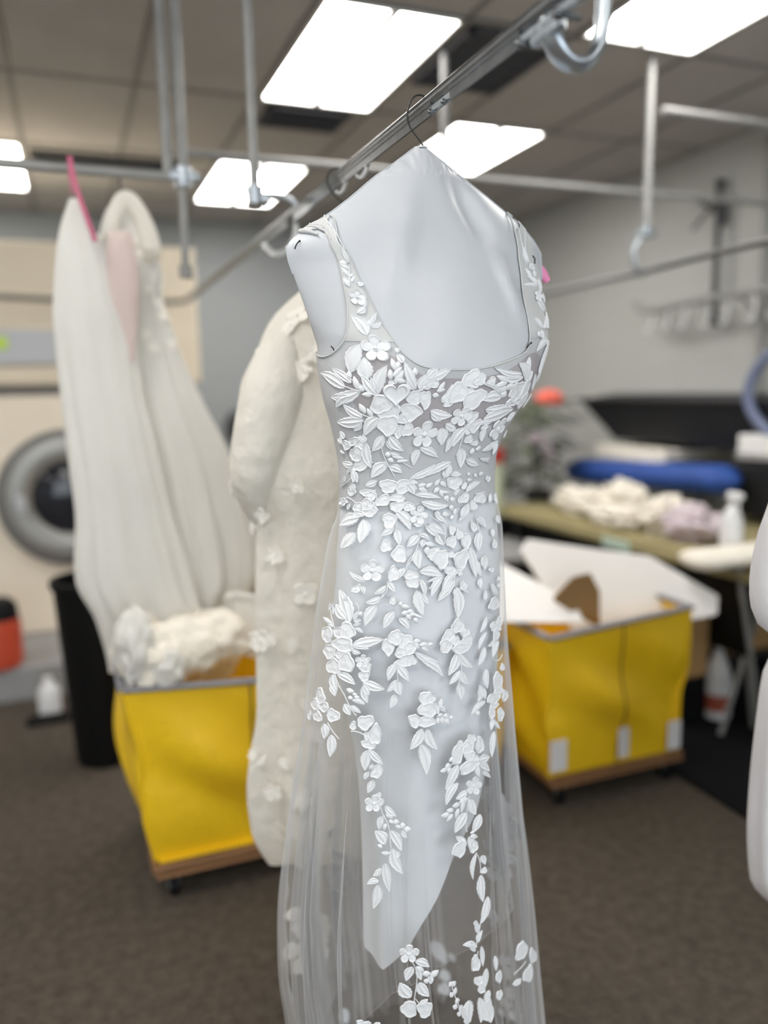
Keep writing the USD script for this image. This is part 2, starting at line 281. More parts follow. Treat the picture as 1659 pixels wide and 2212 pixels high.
# ---------------------------------------------------------------- hanging rails
X, Z = .665, 2.12
rail = thing('front_rail', 'shiny steel slick rail running from the top right over the lace dress', 'hanging rail')
run = [(X, .25, Z+.006), (X, 2.0, Z+.006), (X, 4.0, Z+.006), (X, 4.72, Z+.006), (X-.03, 4.86, Z+.006), (X-.16, 4.92, Z+.006), (X-.6, 4.93, Z+.006), (X-2.6, 4.93, Z+.006)]
pp = np.vstack([np.array([(X, y, Z+.006) for y in np.linspace(.25, 4.6, 30)]), spline(run[3:], 40)])
obj('rail_tube', tube(pp, .0145, 20), m_steel, rail, smooth=60)
fl = sg.Polygon([(-.013, -.002), (.010, -.002), (.010, -.010), (-.006, -.010), (-.006, -.024), (-.0105, -.024), (-.0105, -.008), (-.013, -.007)])
def flange(y0, y1):
    m = trimesh.creation.extrude_polygon(fl, y1-y0, engine='earcut'); v = m.vertices.copy(); m.vertices = np.stack([X+v[:, 0], y0+v[:, 2], Z+v[:, 1]], 1); return m
for y0, y1 in ((.25, .955), (1.10, 1.335), (1.41, 2.38), (2.46, 4.62)): obj('flange', flange(y0, y1), m_steel, rail)
spl = obj('splice_plate', box(.008, .12, .014, (X-.006, 1.372, Z-.014), .002), m_zinc, rail)
for y, z in ((1.347, 2.085+.012), (1.402, 2.085+.012)):
    obj('bolt', cat_([T(trimesh.creation.cylinder(.0052, .006, sections=6), (X-.014, y, z), (0, 90, 0)), T(trimesh.creation.icosphere(2, .0042), (X-.018, y, z))]), m_steel, spl)
def hook_bracket(y, side, base, w=.022):
    """flat bent support that passes under the rail and goes up beside it"""
    k = side
    P = spline([(X, y+.012, Z-.014), (X+k*.006, y, Z-.036), (X+k*.028, y, Z-.060), (X+k*.056, y, Z-.064), (X+k*.080, y, Z-.042), (X+k*.090, y, Z+.0), (X+k*.092, y, Z+.06), (X+k*.092, y, Z+.14)], 44)
    return tube(P, .017, 16, flat=.60, upv=(k*1.0, 0, 0))
obj('bracket_hook', hook_bracket(1.04, 1, X), m_zinc, rail, smooth=60)
bpl = obj('bracket_plate', cat_([box(.012, .17, .016, (X-.004, 1.03, Z-.016), .003), box(.020, .07, .018, (X+.002, 1.045, Z-.026), .004)]), m_zinc, rail)
for y, z in ((.995, 2.096), (1.090, 2.094)):
    obj('bolt', cat_([T(trimesh.creation.cylinder(.0072, .008, sections=6), (X-.014, y, z), (0, 90, 0)), T(trimesh.creation.icosphere(2, .006), (X-.018, y, z), None), T(trimesh.creation.cylinder(.0045, .03, sections=12), (X+.006, y, z), (0, 90, 0))]), m_steel, bpl)
obj('support_rod', rod((X+.092, 1.04, Z+.12), (X+.092, 1.04, HC+.01), .0125), m_steel2, rail)
# the second bracket further along
obj('bracket_hook', tube(spline([(X, 2.42, Z-.02), (X+.012, 2.42, Z+.01), (X+.0, 2.42, Z+.036), (X-.05, 2.42, Z+.052), (X-.115, 2.42, Z+.05)], 24), .013, 12, flat=.7), m_zinc, rail, smooth=60)
obj('rod_clamp', cat_([T(trimesh.creation.cylinder(.024, .05, sections=16), (X-.115, 2.42, Z+.05)), box(.06, .04, .02, (X-.105, 2.42, Z+.04))]), m_zinc, rail)
obj('support_rod', rod((X-.115, 2.42, Z+.05), (X-.115, 2.42, HC+.01), .014), m_steel2, rail)
obj('clear_end_clip', tube(spline([(X-.10, 2.40, Z-.085), (X-.05, 2.40, Z-.115), (X-.01, 2.40, Z-.08), (X-.0, 2.40, Z-.03)], 20), .009, 8), m_clear, rail)
def clip(y, label):
    t = thing('rail_clip', label, 'plastic clip', (X-.006, y, Z-.024), 0, 'clear clips under the front rail')
    obj('hook', tube(spline([(0, 0, .004), (-.004, 0, -.012), (-.014, .006, -.024), (-.024, .010, -.018)], 14), .0042, 8), m_clear, t)
    obj('tab', box(.010, .016, .008, (0, 0, .0), .002), m_clear, t)
clip(1.765, 'clear plastic clip under the front rail, nearer the paper peak'); clip(1.915, 'clear plastic clip under the front rail, nearer the left shoulder')
def pipe_rail(name, label, P, rods, r=.0165, mat=None, collars=(), rmat=None):
    t = thing(name, label, 'hanging rail')
    obj('rail_tube', tube(P, r, 14), mat or m_steel2, t, smooth=60)
    for q in rods:
        obj('support_rod', rod(q, (q[0], q[1], HC+.01), .017), rmat or m_steel2, t)
    for q in collars: obj('rod_clamp', cat_([T(trimesh.creation.cylinder(.030, .06, sections=16), q), box(.09, .05, .03, q)]), m_zinc, t)
    return t
bl = pipe_rail('gown_rail', 'grey cross rail carrying the white gowns on the left', [(-1.6, 2.8, 2.31), (.10, 2.8, 2.30), (.46, 2.8, 2.30)], [(.40, 2.8, 2.30)], collars=[(.40, 2.8, 2.30)])
obj('drop_rod', rod((.395, 2.8, 2.30), (.392, 2.8, 2.0), .013), m_steel2, bl); obj('second_rod', rod((.352, 2.8, 2.30), (.352, 2.8, HC+.01), .016), m_steel2, bl)
obj('drop_collar', T(trimesh.creation.cylinder(.022, .04, sections=14), (.392, 2.8, 2.0)), m_steel2, bl)
pipe_rail('back_rail', 'pale cross rail at the back between the far lights and the right wall', [(.45, 3.35, 2.53), (1.78, 3.35, 2.53), (3.8, 3.35, 2.53)], [(1.62, 3.35, 2.53)], .016, rmat=m_steel3)  # support rod darkened to offset the glare of the lamp beside it
rr = pipe_rail('right_rail', 'dark grey rail on the right running along the right wall', [(2.40, .9, 2.12), (2.47, 2.6, 2.12), (2.53, 3.2, 2.12), (2.62, 5.6, 2.12)], [], .015, m_steel3)
obj('bracket_hook', tube(spline([(2.52, 3.12, 2.10), (2.49, 3.12, 2.12), (2.47, 3.12, 2.18), (2.49, 3.12, 2.25), (2.53, 3.12, 2.29)], 24), .012, 10), m_zinc, rr, smooth=60)
obj('rod_clamp', cat_([T(trimesh.creation.cylinder(.026, .05, sections=14), (2.535, 3.12, 2.30)), box(.10, .04, .02, (2.53, 3.12, 2.285))]), m_zinc, rr)
obj('support_rod', rod((2.535, 3.12, 2.30), (2.535, 3.12, HC+.01), .017), m_steel2, rr)
pipe_rail('high_rail', 'short pale rail near the ceiling at the right edge', [(2.42, 2.9, 2.745), (3.8, 2.9, 2.745)], [], .015)

# ---- relief builders
def frame(S, phi, z):
    e = 1e-3; g = np.linalg.norm(S(phi+e, z)-S(phi-e, z))/(2*e); return float(max(g, .05))
def lay(S, phi0, z0, X, Z, H, base):
    """local metric (X, Z) and height H on the surface round (phi0, z0)"""
    g = frame(S, phi0, z0); p = phi0+X/g; z = z0+Z; e = 2e-3
    P = S(p, z, base); a = S(p+e, z, base)-S(p-e, z, base); b = S(p, z+e, base)-S(p, z-e, base)
    n = np.cross(a, b); n /= np.maximum(np.linalg.norm(n, axis=-1, keepdims=True), 1e-12)
    return P+n*H[..., None]
def leaf(S, v, bud, base, k):
    p0, z0, p1, z1, w = v[0]/1e3, v[1]/1e4, v[2]/1e3, v[3]/1e4, v[4]/1e4
    g = frame(S, (p0+p1)/2, (z0+z1)/2); d = np.array([(p1-p0)*g, z1-z0]); L = max(np.linalg.norm(d), .003); d = d/L; q = np.array([-d[1], d[0]])
    nt, ns = (9, 7) if bud else (18, 11)
    t = np.linspace(0, 1, nt)[:, None]; s = np.linspace(-1, 1, ns)[None]
    if bud:
        wd = np.sin(PI*np.clip(t, .04, .97)**.8)**.75; h = .0028*np.sqrt(np.clip(1-s**2, 0, 1))*wd+.0003
    else:
        wd = np.sin(PI*np.clip(t*.97+.015, 0, 1)**.82)**.85*(1+.07*np.sin(t*34+k)*np.sign(s)*np.abs(s))
        rim = np.exp(-((np.abs(s)-.82)/.13)**2); mid = np.exp(-(s/.11)**2)*np.clip(1.3-t, 0, 1)
        vein = .25*np.clip(np.sin((t*9-np.abs(s)*2.2)*PI), 0, 1)*(np.abs(s) < .75)
        h = (.0005+.0016*rim+.0018*mid+.0006*vein+.0012*np.sin(PI*t)*(1-np.abs(s)))*np.clip((1-np.abs(s))*9, 0, 1)+.0002
    bend = .10*L*np.sin(PI*t)*math.sin(k*2.4)
    w = w*(1.22 if bud else 1.15)
    X = d[0]*t*L+q[0]*(s*wd*w/2+bend*(not bud)); Z = d[1]*t*L+q[1]*(s*wd*w/2+bend*(not bud))
    return gridmesh(lay(S, p0, z0, X, Z, h+0*X, base))
def disc(S, p0, z0, R, h, ct, st, rx, ry, rot, base):
    X0, Z0 = R*ct*rx, R*st*ry; c, s = math.cos(rot), math.sin(rot)
    P = lay(S, p0, z0, c*X0-s*Z0, s*X0+c*Z0, h, base)
    return gridmesh(P)
def petal(S, v, base, k):
    p0, z0, rx, ry, rot = v[0]/1e3, v[1]/1e4, v[2]*1.1/1e4, v[3]*1.1/1e4, v[4]/100
    r = np.linspace(.02, 1, 9)[:, None]; th = np.linspace(0, 2*PI, 37)[None]
    lob = 1+.10*np.cos(3*th+k*1.7)+.06*np.cos(5*th+k*.9)+.03*np.cos(9*th+k)
    h = .0010+.0017*np.exp(-((r-.88)/.09)**2)+.0008*np.cos(3*th+k)*r*(1-r)*2+.0010*(1-r)
    h = h*np.clip((1.02-r)*14, 0, 1)
    return disc(S, p0, z0, r*lob, h, np.cos(th), np.sin(th), rx, ry, rot, base)
def flower(S, v, base, k):
    p0, z0, rx, ry, rot, n = v[0]/1e3, v[1]/1e4, v[2]/1e4, v[3]/1e4, v[4]/100, v[5]
    r = np.linspace(.02, 1, 13)[:, None]; th = np.linspace(0, 2*PI, 81)[None]
    u = np.abs(np.cos(n*th/2)); lob = (.50+.50*u**.55)*(1+.06*np.cos(th*2+k))
    h = .0012+.0018*np.exp(-((r-.90)/.07)**2)*u**.3+.0016*r*u-.0010*(1-u)**4*(r > .15)+.0040*np.exp(-(r/.16)**2)-.0012*np.exp(-((r-.25)/.08)**2)
    h = np.maximum(h, .0003)*np.clip((1.02-r)*14, 0, 1)
    return disc(S, p0, z0, r*lob, h, np.cos(th), np.sin(th), rx, ry, rot, base)
def heart(S, v, base):
    p0, z0, R0 = v[0]/1e3, v[1]/1e4, v[2]/1e4
    r = np.r_[np.linspace(.02, .68, 5), np.linspace(.72, 1, 9)][:, None]; a = np.linspace(0, 2*PI, 73)[None]
    hx = np.sin(a)**3; hzz = (13*np.cos(a)-5*np.cos(2*a)-2*np.cos(3*a)-np.cos(4*a))/16
    rr = np.clip((r-.70)/.30, 0, 1); h = .0008+.0042*np.sqrt(np.clip(1-(2*rr-1)**2, 0, 1))
    return gridmesh(lay(S, p0, z0, (r*hx*R0)[:, ::-1], (r*hzz*R0)[:, ::-1], (h+0*hx)[:, ::-1], base))
def stem(S, v, base):
    q = np.array(v, float).reshape(-1, 2)*[1e-3, 1e-4]; g = frame(S, *q[0])
    m = spline(q*[g, 1], 8*len(q)); return tube(S(m[:, 0]/g, m[:, 1], base+.0008), .0011, 6)

# ---------------------------------------------------------------- gowns
def loft(rows, y0, amp, nf, seed, ratio=.5, n=140, m=60, zhem=None, flare=1.0, yoff=0.0):
    """rows: (z, centre x, half width); folds grow from amp[0] at the top to amp[1] at the hem"""
    r = np.random.default_rng(seed); rows = np.array(sorted(rows)); f = [PchipInterpolator(rows[:, 0], rows[:, k]) for k in (1, 2)]
    th = np.linspace(-PI, PI, n); z = np.linspace(rows[0, 0], rows[-1, 0], m)
    TH, ZZ_ = np.meshgrid(th, z); t = (rows[-1, 0]-ZZ_)/(rows[-1, 0]-rows[0, 0])
    A = amp[0]+(amp[1]-amp[0])*t; w = 1
    for k in range(4): w = w+A*r.uniform(.5, 1)*np.cos(int(r.integers(nf-3, nf+5))*TH+r.uniform(0, 6)+ZZ_*r.uniform(-1, 1))/2
    w = w+.03*(meshkit.noise(np.stack([np.cos(TH)*2, np.sin(TH)*2, ZZ_*5], -1), seed)-.5)
    a = f[1](ZZ_); b = np.maximum(np.minimum(a, .30)*ratio, .012)
    return gridmesh(np.stack([f[0](ZZ_)+a*np.sin(TH)*w, y0-b*np.cos(TH)*w+yoff*t, ZZ_], -1))
def scatter_lace(rows, y0, ratio, n, seed, zr, sz, parent, name='lace_flower'):
    r = np.random.default_rng(seed); rows = np.array(sorted(rows)); f = [PchipInterpolator(rows[:, 0], rows[:, k]) for k in (1, 2)]
    S = lambda p, z, o=0.0: np.stack(np.broadcast_arrays(f[0](np.clip(z, rows[0, 0], rows[-1, 0]))+(f[1](np.clip(z, rows[0, 0], rows[-1, 0]))*1.04+o)*np.sin(p), y0-(np.minimum(f[1](np.clip(z, rows[0, 0], rows[-1, 0])), .30)*ratio*1.06+o)*np.cos(p), z), -1)
    for k in range(n):
        p, z = r.uniform(-1.5, 1.5), r.uniform(*zr); s = r.uniform(*sz)
        mm = flower(S, [int(p*1e3), int(z*1e4), int(s*1e4), int(s*1e4), int(r.uniform(0, 300)), int(r.integers(4, 7))], .004, k) if k % 3 else leaf(S, [int(p*1e3), int(z*1e4), int(p*1e3)+int(r.uniform(-300, 300)), int(z*1e4)-int(s*1.8e4), int(s*1e4)], False, .004, k)
        obj(name if k % 3 else 'lace_leaf', mm, m_ivory_ap, parent, smooth=50)
iv = thing('lace_gown', 'ivory lace gown hanging on the front rail right behind the white lace dress', 'gown')
IV = [(1.90, .665, .035), (1.85, .665, .105), (1.77, .665, .190), (1.66, .665, .235), (1.54, .665, .262), (1.38, .665, .292), (1.28, .665, .255), (1.22, .665, .245), (1.0, .655, .245), (.80, .655, .245), (.55, .655, .282), (.44, .655, .275), (.33, .650, .225)]
obj('gown_body', loft(IV, 2.0, (.03, .16), 9, 3, .45), m_ivory, iv, smooth=True)
scatter_lace(IV, 2.0, .45, 90, 12, (.40, 1.80), (.018, .034), iv)
TR = [(.66, .65, .18), (.45, .645, .17), (.2, .64, .18), (.02, .64, .19)]
obj('net_hem', loft(TR, 1.96, (.05, .16), 11, 4, .4), m_tulle2, iv, smooth=True)
S_hem = lambda p, z, o=0.0: np.stack(np.broadcast_arrays(p, 1.79-o, z), -1)
for k, (x0_, z0_, x1_, z1_, w_) in enumerate([(0.457, 0.2997, 0.403, 0.3058, 0.0329), (0.448, 0.2665, 0.421, 0.2653, 0.0293), (0.437, 0.1974, 0.397, 0.2069, 0.0403), (0.412, 0.2026, 0.399, 0.2040, 0.0366), (0.457, 0.1685, 0.426, 0.1391, 0.0403), (0.463, 0.1621, 0.458, 0.1202, 0.0293), (0.475, 0.2677, 0.476, 0.2132, 0.0805), (0.474, 0.2273, 0.475, 0.1747, 0.0842), (0.488, 0.2004, 0.504, 0.1429, 0.0366), (0.458, 0.1956, 0.472, 0.1686, 0.0732), (0.471, 0.2510, 0.495, 0.2893, 0.0403), (0.495, 0.2848, 0.502, 0.2374, 0.0329), (0.490, 0.2546, 0.510, 0.2032, 0.0439), (0.483, 0.2883, 0.464, 0.2438, 0.0585)]):
    obj('lace_leaf', leaf(S_hem, [int(x0_*1e3), int(z0_*1e4), int(x1_*1e3), int(z1_*1e4), int(w_*1e4)], False, .004, k), m_ivory_ap, iv, smooth=50)
obj('sleeve', tube(spline([(.56, 2.0, 1.82), (.50, 1.97, 1.70), (.455, 1.95, 1.55), (.425, 1.96, 1.42), (.45, 1.99, 1.24)], 30), np.r_[np.linspace(.02, .080, 12), np.linspace(.081, .070, 10), np.linspace(.066, .012, 8)], 16), m_ivory, iv, smooth=True)
ik = spline([(.665, 2.0, 1.88), (.665, 2.0, 2.08), (.64, 2.0, 2.13), (.665, 2.0, 2.152), (.69, 2.0, 2.13)], 24); obj('hanger_hook', tube(ik, .0025, 6), m_wire, iv)
def pxrows(R): return [(z, (a+b)/2, (b-a)/2) for z, a, b in R]
g1 = thing('satin_gown', 'plain white satin gown on a pink strapped hanger, at the far left', 'gown')
G1 = pxrows([(2.193, 0.043, 0.073), (2.125, 0.016, 0.092), (2.057, -0.001, 0.135), (1.932, -0.019, 0.178), (1.820, -0.029, 0.203), (1.647, -0.023, 0.213), (1.440, -0.011, 0.244), (1.227, 0.002, 0.276), (0.991, -0.003, 0.323), (0.859, 0.048, 0.347), (0.677, 0.079, 0.353)])
obj('gown_body', loft(G1, 2.72, (.04, .34), 9, 5, .42), m_satin, g1, smooth=True)
obj('strap', tube(spline([(.052, 2.66, 2.30), (.060, 2.62, 2.22), (.085, 2.60, 2.12), (.105, 2.60, 2.05)], 16), .0075, 8, flat=.4), m_pinks, g1)
obj('hanger_hook', tube(spline([(.055, 2.72, 2.21), (.050, 2.76, 2.28), (.052, 2.79, 2.325), (.055, 2.82, 2.30)], 16), .003, 6), m_pinks, g1)
g2 = thing('beaded_gown', 'white beaded gown with a blush lining, hanging beside the satin gown on the left', 'gown')
G2 = pxrows([(2.205, 0.160, 0.277), (2.102, 0.128, 0.297), (2.013, 0.133, 0.315), (1.909, 0.152, 0.311), (1.787, 0.176, 0.343), (1.584, 0.163, 0.410), (1.392, 0.163, 0.480), (1.160, 0.164, 0.532), (0.957, 0.167, 0.553), (0.856, 0.176, 0.509), (0.687, 0.165, 0.459), (0.566, 0.158, 0.435)])
obj('gown_body', loft(G2, 2.86, (.04, .32), 10, 6, .42), m_satin, g2, smooth=True)
scatter_lace(G2, 2.86, .42, 40, 13, (1.75, 2.12), (.014, .024), g2)
obj('lining_panel', loft(pxrows([(2.10, .15, .22), (1.95, .13, .23), (1.80, .15, .215), (1.70, .17, .20)]), 2.70, (.02, .06), 6, 8, .5), m_blush, g2, smooth=True)
obj('shoulder', tube(spline([(.165, 2.80, 2.10), (.185, 2.79, 2.19), (.215, 2.80, 2.225), (.25, 2.80, 2.19), (.275, 2.80, 2.06)], 26), np.linspace(.020, .032, 26), 10, flat=.7), m_ivory, g2, smooth=True)
obj('hanger_hook', tube(spline([(.205, 2.80, 2.21), (.20, 2.80, 2.27), (.205, 2.80, 2.33), (.215, 2.82, 2.31)], 16), .003, 6), m_wire, g2)
obj('lace_frill', cat_([blob((.20+.05*k, 2.70, .80-.012*k), (.06, .05, .10), 20+k, .35, 4) for k in range(6)]), m_cream2, g2, smooth=True)
tr = thing('lace_train', 'cream lace train heaped over the rim of the left yellow cart', 'lace fabric')
obj('heap', cat_([blob((.17, 2.50, .78), (.10, .09, .09), 31, .4, 4), blob((.28, 2.55, .79), (.12, .10, .10), 32, .4, 4), blob((.40, 2.58, .80), (.11, .09, .08), 33, .4, 4)]), m_cream2, tr, smooth=True)
obj('hanging_lace', cat_([blob((.13, 2.46, .84), (.06, .06, .12), 34, .45, 5), blob((.22, 2.44, .76), (.05, .04, .07), 35, .45, 5)]), m_satin, tr, smooth=True)
ov = thing('tulle_drape', 'white tulle draped between the gowns on the left and the ivory gown', 'fabric')
obj('drape', gridmesh(np.stack(np.meshgrid(np.linspace(.44, .60, 24), np.linspace(0, 1, 24)), -1)[..., [0, 0, 1]]*0 + np.stack([np.broadcast_to(np.linspace(.44, .62, 24), (24, 24)), 2.60+.03*np.sin(np.linspace(0, 9, 24))[None]*np.ones((24, 1)), .92-.05*np.linspace(0, 1, 24)[:, None]*np.ones((1, 24))-.16*np.linspace(0, 1, 24)[:, None]], -1)), m_satin, ov, smooth=True)
obj('drape_edge', tube(np.stack([np.linspace(.44, .62, 24), 2.60+.03*np.sin(np.linspace(0, 9, 24)), np.full(24, .92)], 1), .012, 8), m_satin, ov, smooth=True)
rg = thing('right_gown', 'white gown cut off by the right edge of the picture', 'gown')
RG = [(1.95, 1.765, .06), (1.80, 1.765, .20), (1.45, 1.765, .20), (1.10, 1.765, .22), (1.0, 1.765, .27), (.92, 1.765, .315), (.60, 1.765, .335), (.42, 1.765, .315), (.33, 1.775, .25)]
obj('gown_body', loft(RG, 1.30, (.01, .05), 8, 9, .4), m_white, rg, smooth=True)
obj('sleeve', tube(spline([(1.50, 1.22, 1.75), (1.42, 1.19, 1.50), (1.36, 1.18, 1.33), (1.315, 1.18, 1.20), (1.335, 1.18, 1.10)], 30), np.r_[np.full(22, .062), np.linspace(.060, .05, 6), .045, .03], 16), m_white, rg, smooth=True)
obj('hanger_hook', tube(spline([(1.72, 1.30, 1.93), (1.72, 1.30, 2.02), (1.70, 1.30, 2.06), (1.72, 1.30, 2.085)], 14), .003, 6), m_wire, rg)
pipe_rail('side_rail', 'steel rail just outside the right edge holding the cut-off gown', [(1.72, -.3, 2.09), (1.72, 1.42, 2.09)], [(1.72, .2, 2.09)], .014)

# ---------------------------------------------------------------- laundry carts
def cart(label, x0, x1, y0, y1, zr0, zr1, taper, seed, pads):
    w, l = x1-x0, y1-y0
    t = thing('laundry_cart', label, 'laundry cart', ((x0+x1)/2, y0, 0), 0, 'yellow laundry carts')
    zb, zt = .120, (zr0+zr1)/2
    def ring(z):
        k = (z-zb)/(zt-zb); sx, sy = w/2*(1-taper*(1-k)), l/2*(1-taper*(1-k)); c = .035; pts = []
        per = []
        for (ax, ay, bx_, by_) in ((-sx, -sy, sx, -sy), (sx, -sy, sx, sy), (sx, sy, -sx, sy), (-sx, sy, -sx, -sy)):
            for u in np.linspace(0, 1, 26, endpoint=False): per.append((ax+(bx_-ax)*u, ay+(by_-ay)*u))
        per = np.array(per); n = np.where(np.abs(np.abs(per[:, 0])-sx) < 1e-6, 1, 0)
        return per, sx, sy
    zs = np.linspace(zb, zt, 26); rows = []
    for z in zs:
        per, sx, sy = ring(z); k = (z-zb)/(zt-zb)
        # soft vinyl sags and creases
        s = np.arange(len(per))/26.0
        bulge = .026*np.sin(PI*k)*np.abs(np.sin(PI*s))+.020*np.sin(2*PI*(s*1.3+k*1.5+seed))*np.sin(PI*k)*np.abs(np.sin(PI*s))+.035*(meshkit.noise(np.stack([s*3, k*5+s*4, 0*s+seed], -1), seed)-.5)*np.sin(PI*k)
        dr = per/np.maximum(np.abs(per).max(1, keepdims=True), 1e-6); face = np.where((np.abs(np.abs(per[:, 0])-sx) < 1e-6)[:, None], np.stack([np.sign(per[:, 0]), 0*per[:, 0]], 1), np.stack([0*per[:, 0], np.sign(per[:, 1])], 1))
        q = per+face*bulge[:, None]
        tilt = (zr0+(zr1-zr0)*(q[:, 0]/w+.5)-zt)*k
        rows.append(np.c_[q[:, 0], q[:, 1]+l/2, z+tilt])
    P = np.array(rows); outer = gridmesh(P, True); inn = P.copy(); inn[:, :, 0] *= .985; inn[:, :, 1] = (inn[:, :, 1]-l/2)*.985+l/2
    bot = bx2(-w/2*(1-taper)+.01, w/2*(1-taper)-.01, .02, l-.02, zb, zb+.008)
    obj('vinyl_bag', cat_([outer, gridmesh(inn[:, ::-1], True), bot]), m_yellow, t, smooth=50)
    def rim(z_off, r, i=-1):
        q = P[i].copy(); q = np.vstack([q, q[:1]]); q[:, 2] += z_off; return tube(q, r, 8, flat=.6)
    obj('rim', rim(0, .017), m_trim, t)
    obj('seam', tube(np.array([(P[j, 13, 0], P[j, 13, 1]-.003, P[j, 13, 2]) for j in range(26)]), .004, 6), m_seam, t)
    for c in (0, 26): obj('corner_piping', tube(np.array([P[j, c] for j in range(26)]), .006, 6), m_yellow, t)
    wb, lb = w*(1-taper), l*(1-taper*.4)
    obj('dolly_board', bx2(-wb/2-.015, wb/2+.015, .0, lb+.02, .092, .118, .006), m_wood, t)
    obj('dolly_slat', bx2(-wb/2-.005, wb/2+.005, -.012, .03, .084, .094, .003), m_wood, t)
    for sx_ in (-1, 1):
        for yy in (.035, l-.09):
            xx = sx_*(wb/2-.05)
            c_ = T(trimesh.creation.cylinder(.034, .024, sections=20), (xx, yy, .036), (0, 90, 0))
            cs = obj('caster', c_, m_black, t)
            obj('fork', cat_([box(.004, .03, .05, (xx-.016, yy, .056)), box(.004, .03, .05, (xx+.016, yy, .056)), box(.045, .05, .006, (xx, yy, .081))]), m_zinc, cs)
            obj('hub', T(trimesh.creation.cylinder(.012, .036, sections=14), (xx, yy, .036), (0, 90, 0)), m_zinc, cs)
    for (px, pz, pw, phh) in pads:
        obj('corner_pad', box(pw, .012, phh, (px, -.006, pz), .005), m_pad, t, label='white patch on the yellow vinyl')
    return t
cart('yellow vinyl laundry cart at the left, holding the cream lace train', .085, .855, 2.42, 2.98, .72, .66, .17, 1, [])
cart('yellow vinyl laundry cart at the right with three white patches and white boards inside', 1.585, 2.24, 2.42, 3.15, .68, .725, .06, 2, [(-.285, .215, .075, .125), (.015, .215, .05, .125), (.262, .20, .065, .12)])
cart('yellow vinyl laundry cart half hidden behind the lace dress', .98, 1.545, 2.66, 3.30, .60, .585, .08, 3, [])

# boards and card inside the right-hand carts
def sheet(name, label, cat, pts, th, mat, curve=0.0, axis=(0, 0, 1), group=None):
    """a stiff flat piece given by its corner points (coplanar), with a real thickness"""
    P = np.array(pts, float); n = np.cross(P[1]-P[0], P[2]-P[0]); n /= np.linalg.norm(n); c = P.mean(0)
    u = P[1]-P[0]; u /= np.linalg.norm(u); v = np.cross(n, u); q = np.stack([(P-c)@u, (P-c)@v], 1)
    pg = sg.Polygon(q).buffer(-.015).buffer(.015); m = trimesh.creation.extrude_polygon(pg, th, engine='earcut'); m = m.subdivide_to_size(.06)
    w = m.vertices.copy(); bend = curve*(w[:, 0]**2)
    m.vertices = c+w[:, :1]*u+w[:, 1:2]*v+(w[:, 2:3]+bend[:, None])*n
    return obj(name, m, mat, None, smooth=40, label=label, cat=cat, group=group)
sheet('foam_board', 'big white board leaning in the right yellow cart', 'board', [(1.84, 2.64, .55), (2.46, 2.56, .60), (2.50, 2.60, .665), (2.27, 2.72, .865), (1.745, 2.80, 1.01), (1.70, 2.80, .955)], .012, m_board, .10)
sheet('white_card', 'white sheet lying across the cart tops just right of the lace dress', 'card', [(1.30, 2.62, .69), (1.78, 2.50, .66), (1.80, 2.60, .72), (1.55, 2.86, .93), (1.25, 2.86, 1.02)], .006, m_board, -.05)
sheet('kraft_card', 'brown kraft card tucked between the white boards in the cart', 'card', [(1.67, 2.545, .79), (1.885, 2.53, .65), (1.89, 2.545, .80), (1.85, 2.553, .875), (1.77, 2.553, .865)], .006, m_kraft)

# ---------------------------------------------------------------- left background
wm = thing('dryer', 'tall cream enamelled machine with a round door at the left', 'dryer', (0, 0, 0))
obj('cabinet_lower', bx2(-1.4, .755, 5.08, 6.0, .19, 1.60, .01), m_cream_lightened, wm)
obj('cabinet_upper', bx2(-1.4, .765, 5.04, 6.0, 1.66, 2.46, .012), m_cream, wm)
obj('shadow_gap', bx2(-1.4, .74, 5.16, 6.0, 1.60, 1.66, .002), m_grey, wm)
cpn = obj('control_panel', bx2(-1.2, .10, 5.015, 5.05, 1.78, 1.97, .006), m_panel, wm)
obj('sticker', bx2(-.42, -.30, 5.008, 5.018, 1.86, 1.93, .002), m_green, cpn)
DC = (-.035, 5.05, 1.00)
ringp = [(.21, 0), (.215, .03), (.25, .05), (.32, .055), (.36, .04), (.372, .0), (.372, -.03), (.21, -.03)]
dr = obj('door_ring', lathe([*ringp, ringp[0]], DC, 48, (90, 0, 0)), m_ring, wm, smooth=40)
gl = obj('door_glass', lathe([(0, .045), (.10, .042), (.17, .03), (.212, .005), (.212, -.01), (0, -.01)], DC, 40, (90, 0, 0)), m_glassd, dr, smooth=40)
obj('door_handle', box(.05, .04, .10, (DC[0]-.27, 4.985, DC[2]-.02), .01), m_panel, dr)
obj('door_gasket', lathe([(.365, -.02), (.40, -.02), (.405, .012), (.385, .02), (.365, .02), (.365, -.02)], DC, 48, (90, 0, 0)), m_base, dr, smooth=40)
obj('plinth', bx2(-1.5, .18, 4.45, 6.0, 0, .19, .01), m_grey, wm)
tb = thing('trash_bin', 'tall black plastic trash bin between the dryer and the left yellow cart', 'trash bin', (.04, 3.58, 0))
obj('bin_body', lathe([(0, .01), (.115, .0), (.125, .015), (.168, .80), (.16, .80), (.118, .03), (0, .03)], (0, 0, 0), 36), m_black, tb, smooth=40)
obj('bin_rim', lathe([(.160, .79), (.178, .79), (.182, .81), (.176, .825), (.160, .825), (.160, .79)], (0, 0, 0), 36), m_black, tb, smooth=40)
vc = thing('shop_vacuum', 'black and red tool on the grey plinth at the left edge', 'machine', (-.44, 4.52, .19))
obj('motor_head', lathe([(0, .36), (.07, .36), (.10, .33), (.11, .26), (0, .26)], n=24), m_black, vc, smooth=40)
obj('tank', lathe([(0, 0), (.10, 0), (.115, .03), (.115, .24), (.105, .26), (0, .26)], n=24), m_red2, vc, smooth=40)
wb = thing('small_bottle', 'small white bottle on the carpet by the grey plinth at the left', 'bottle', (-.205, 4.22, 0))
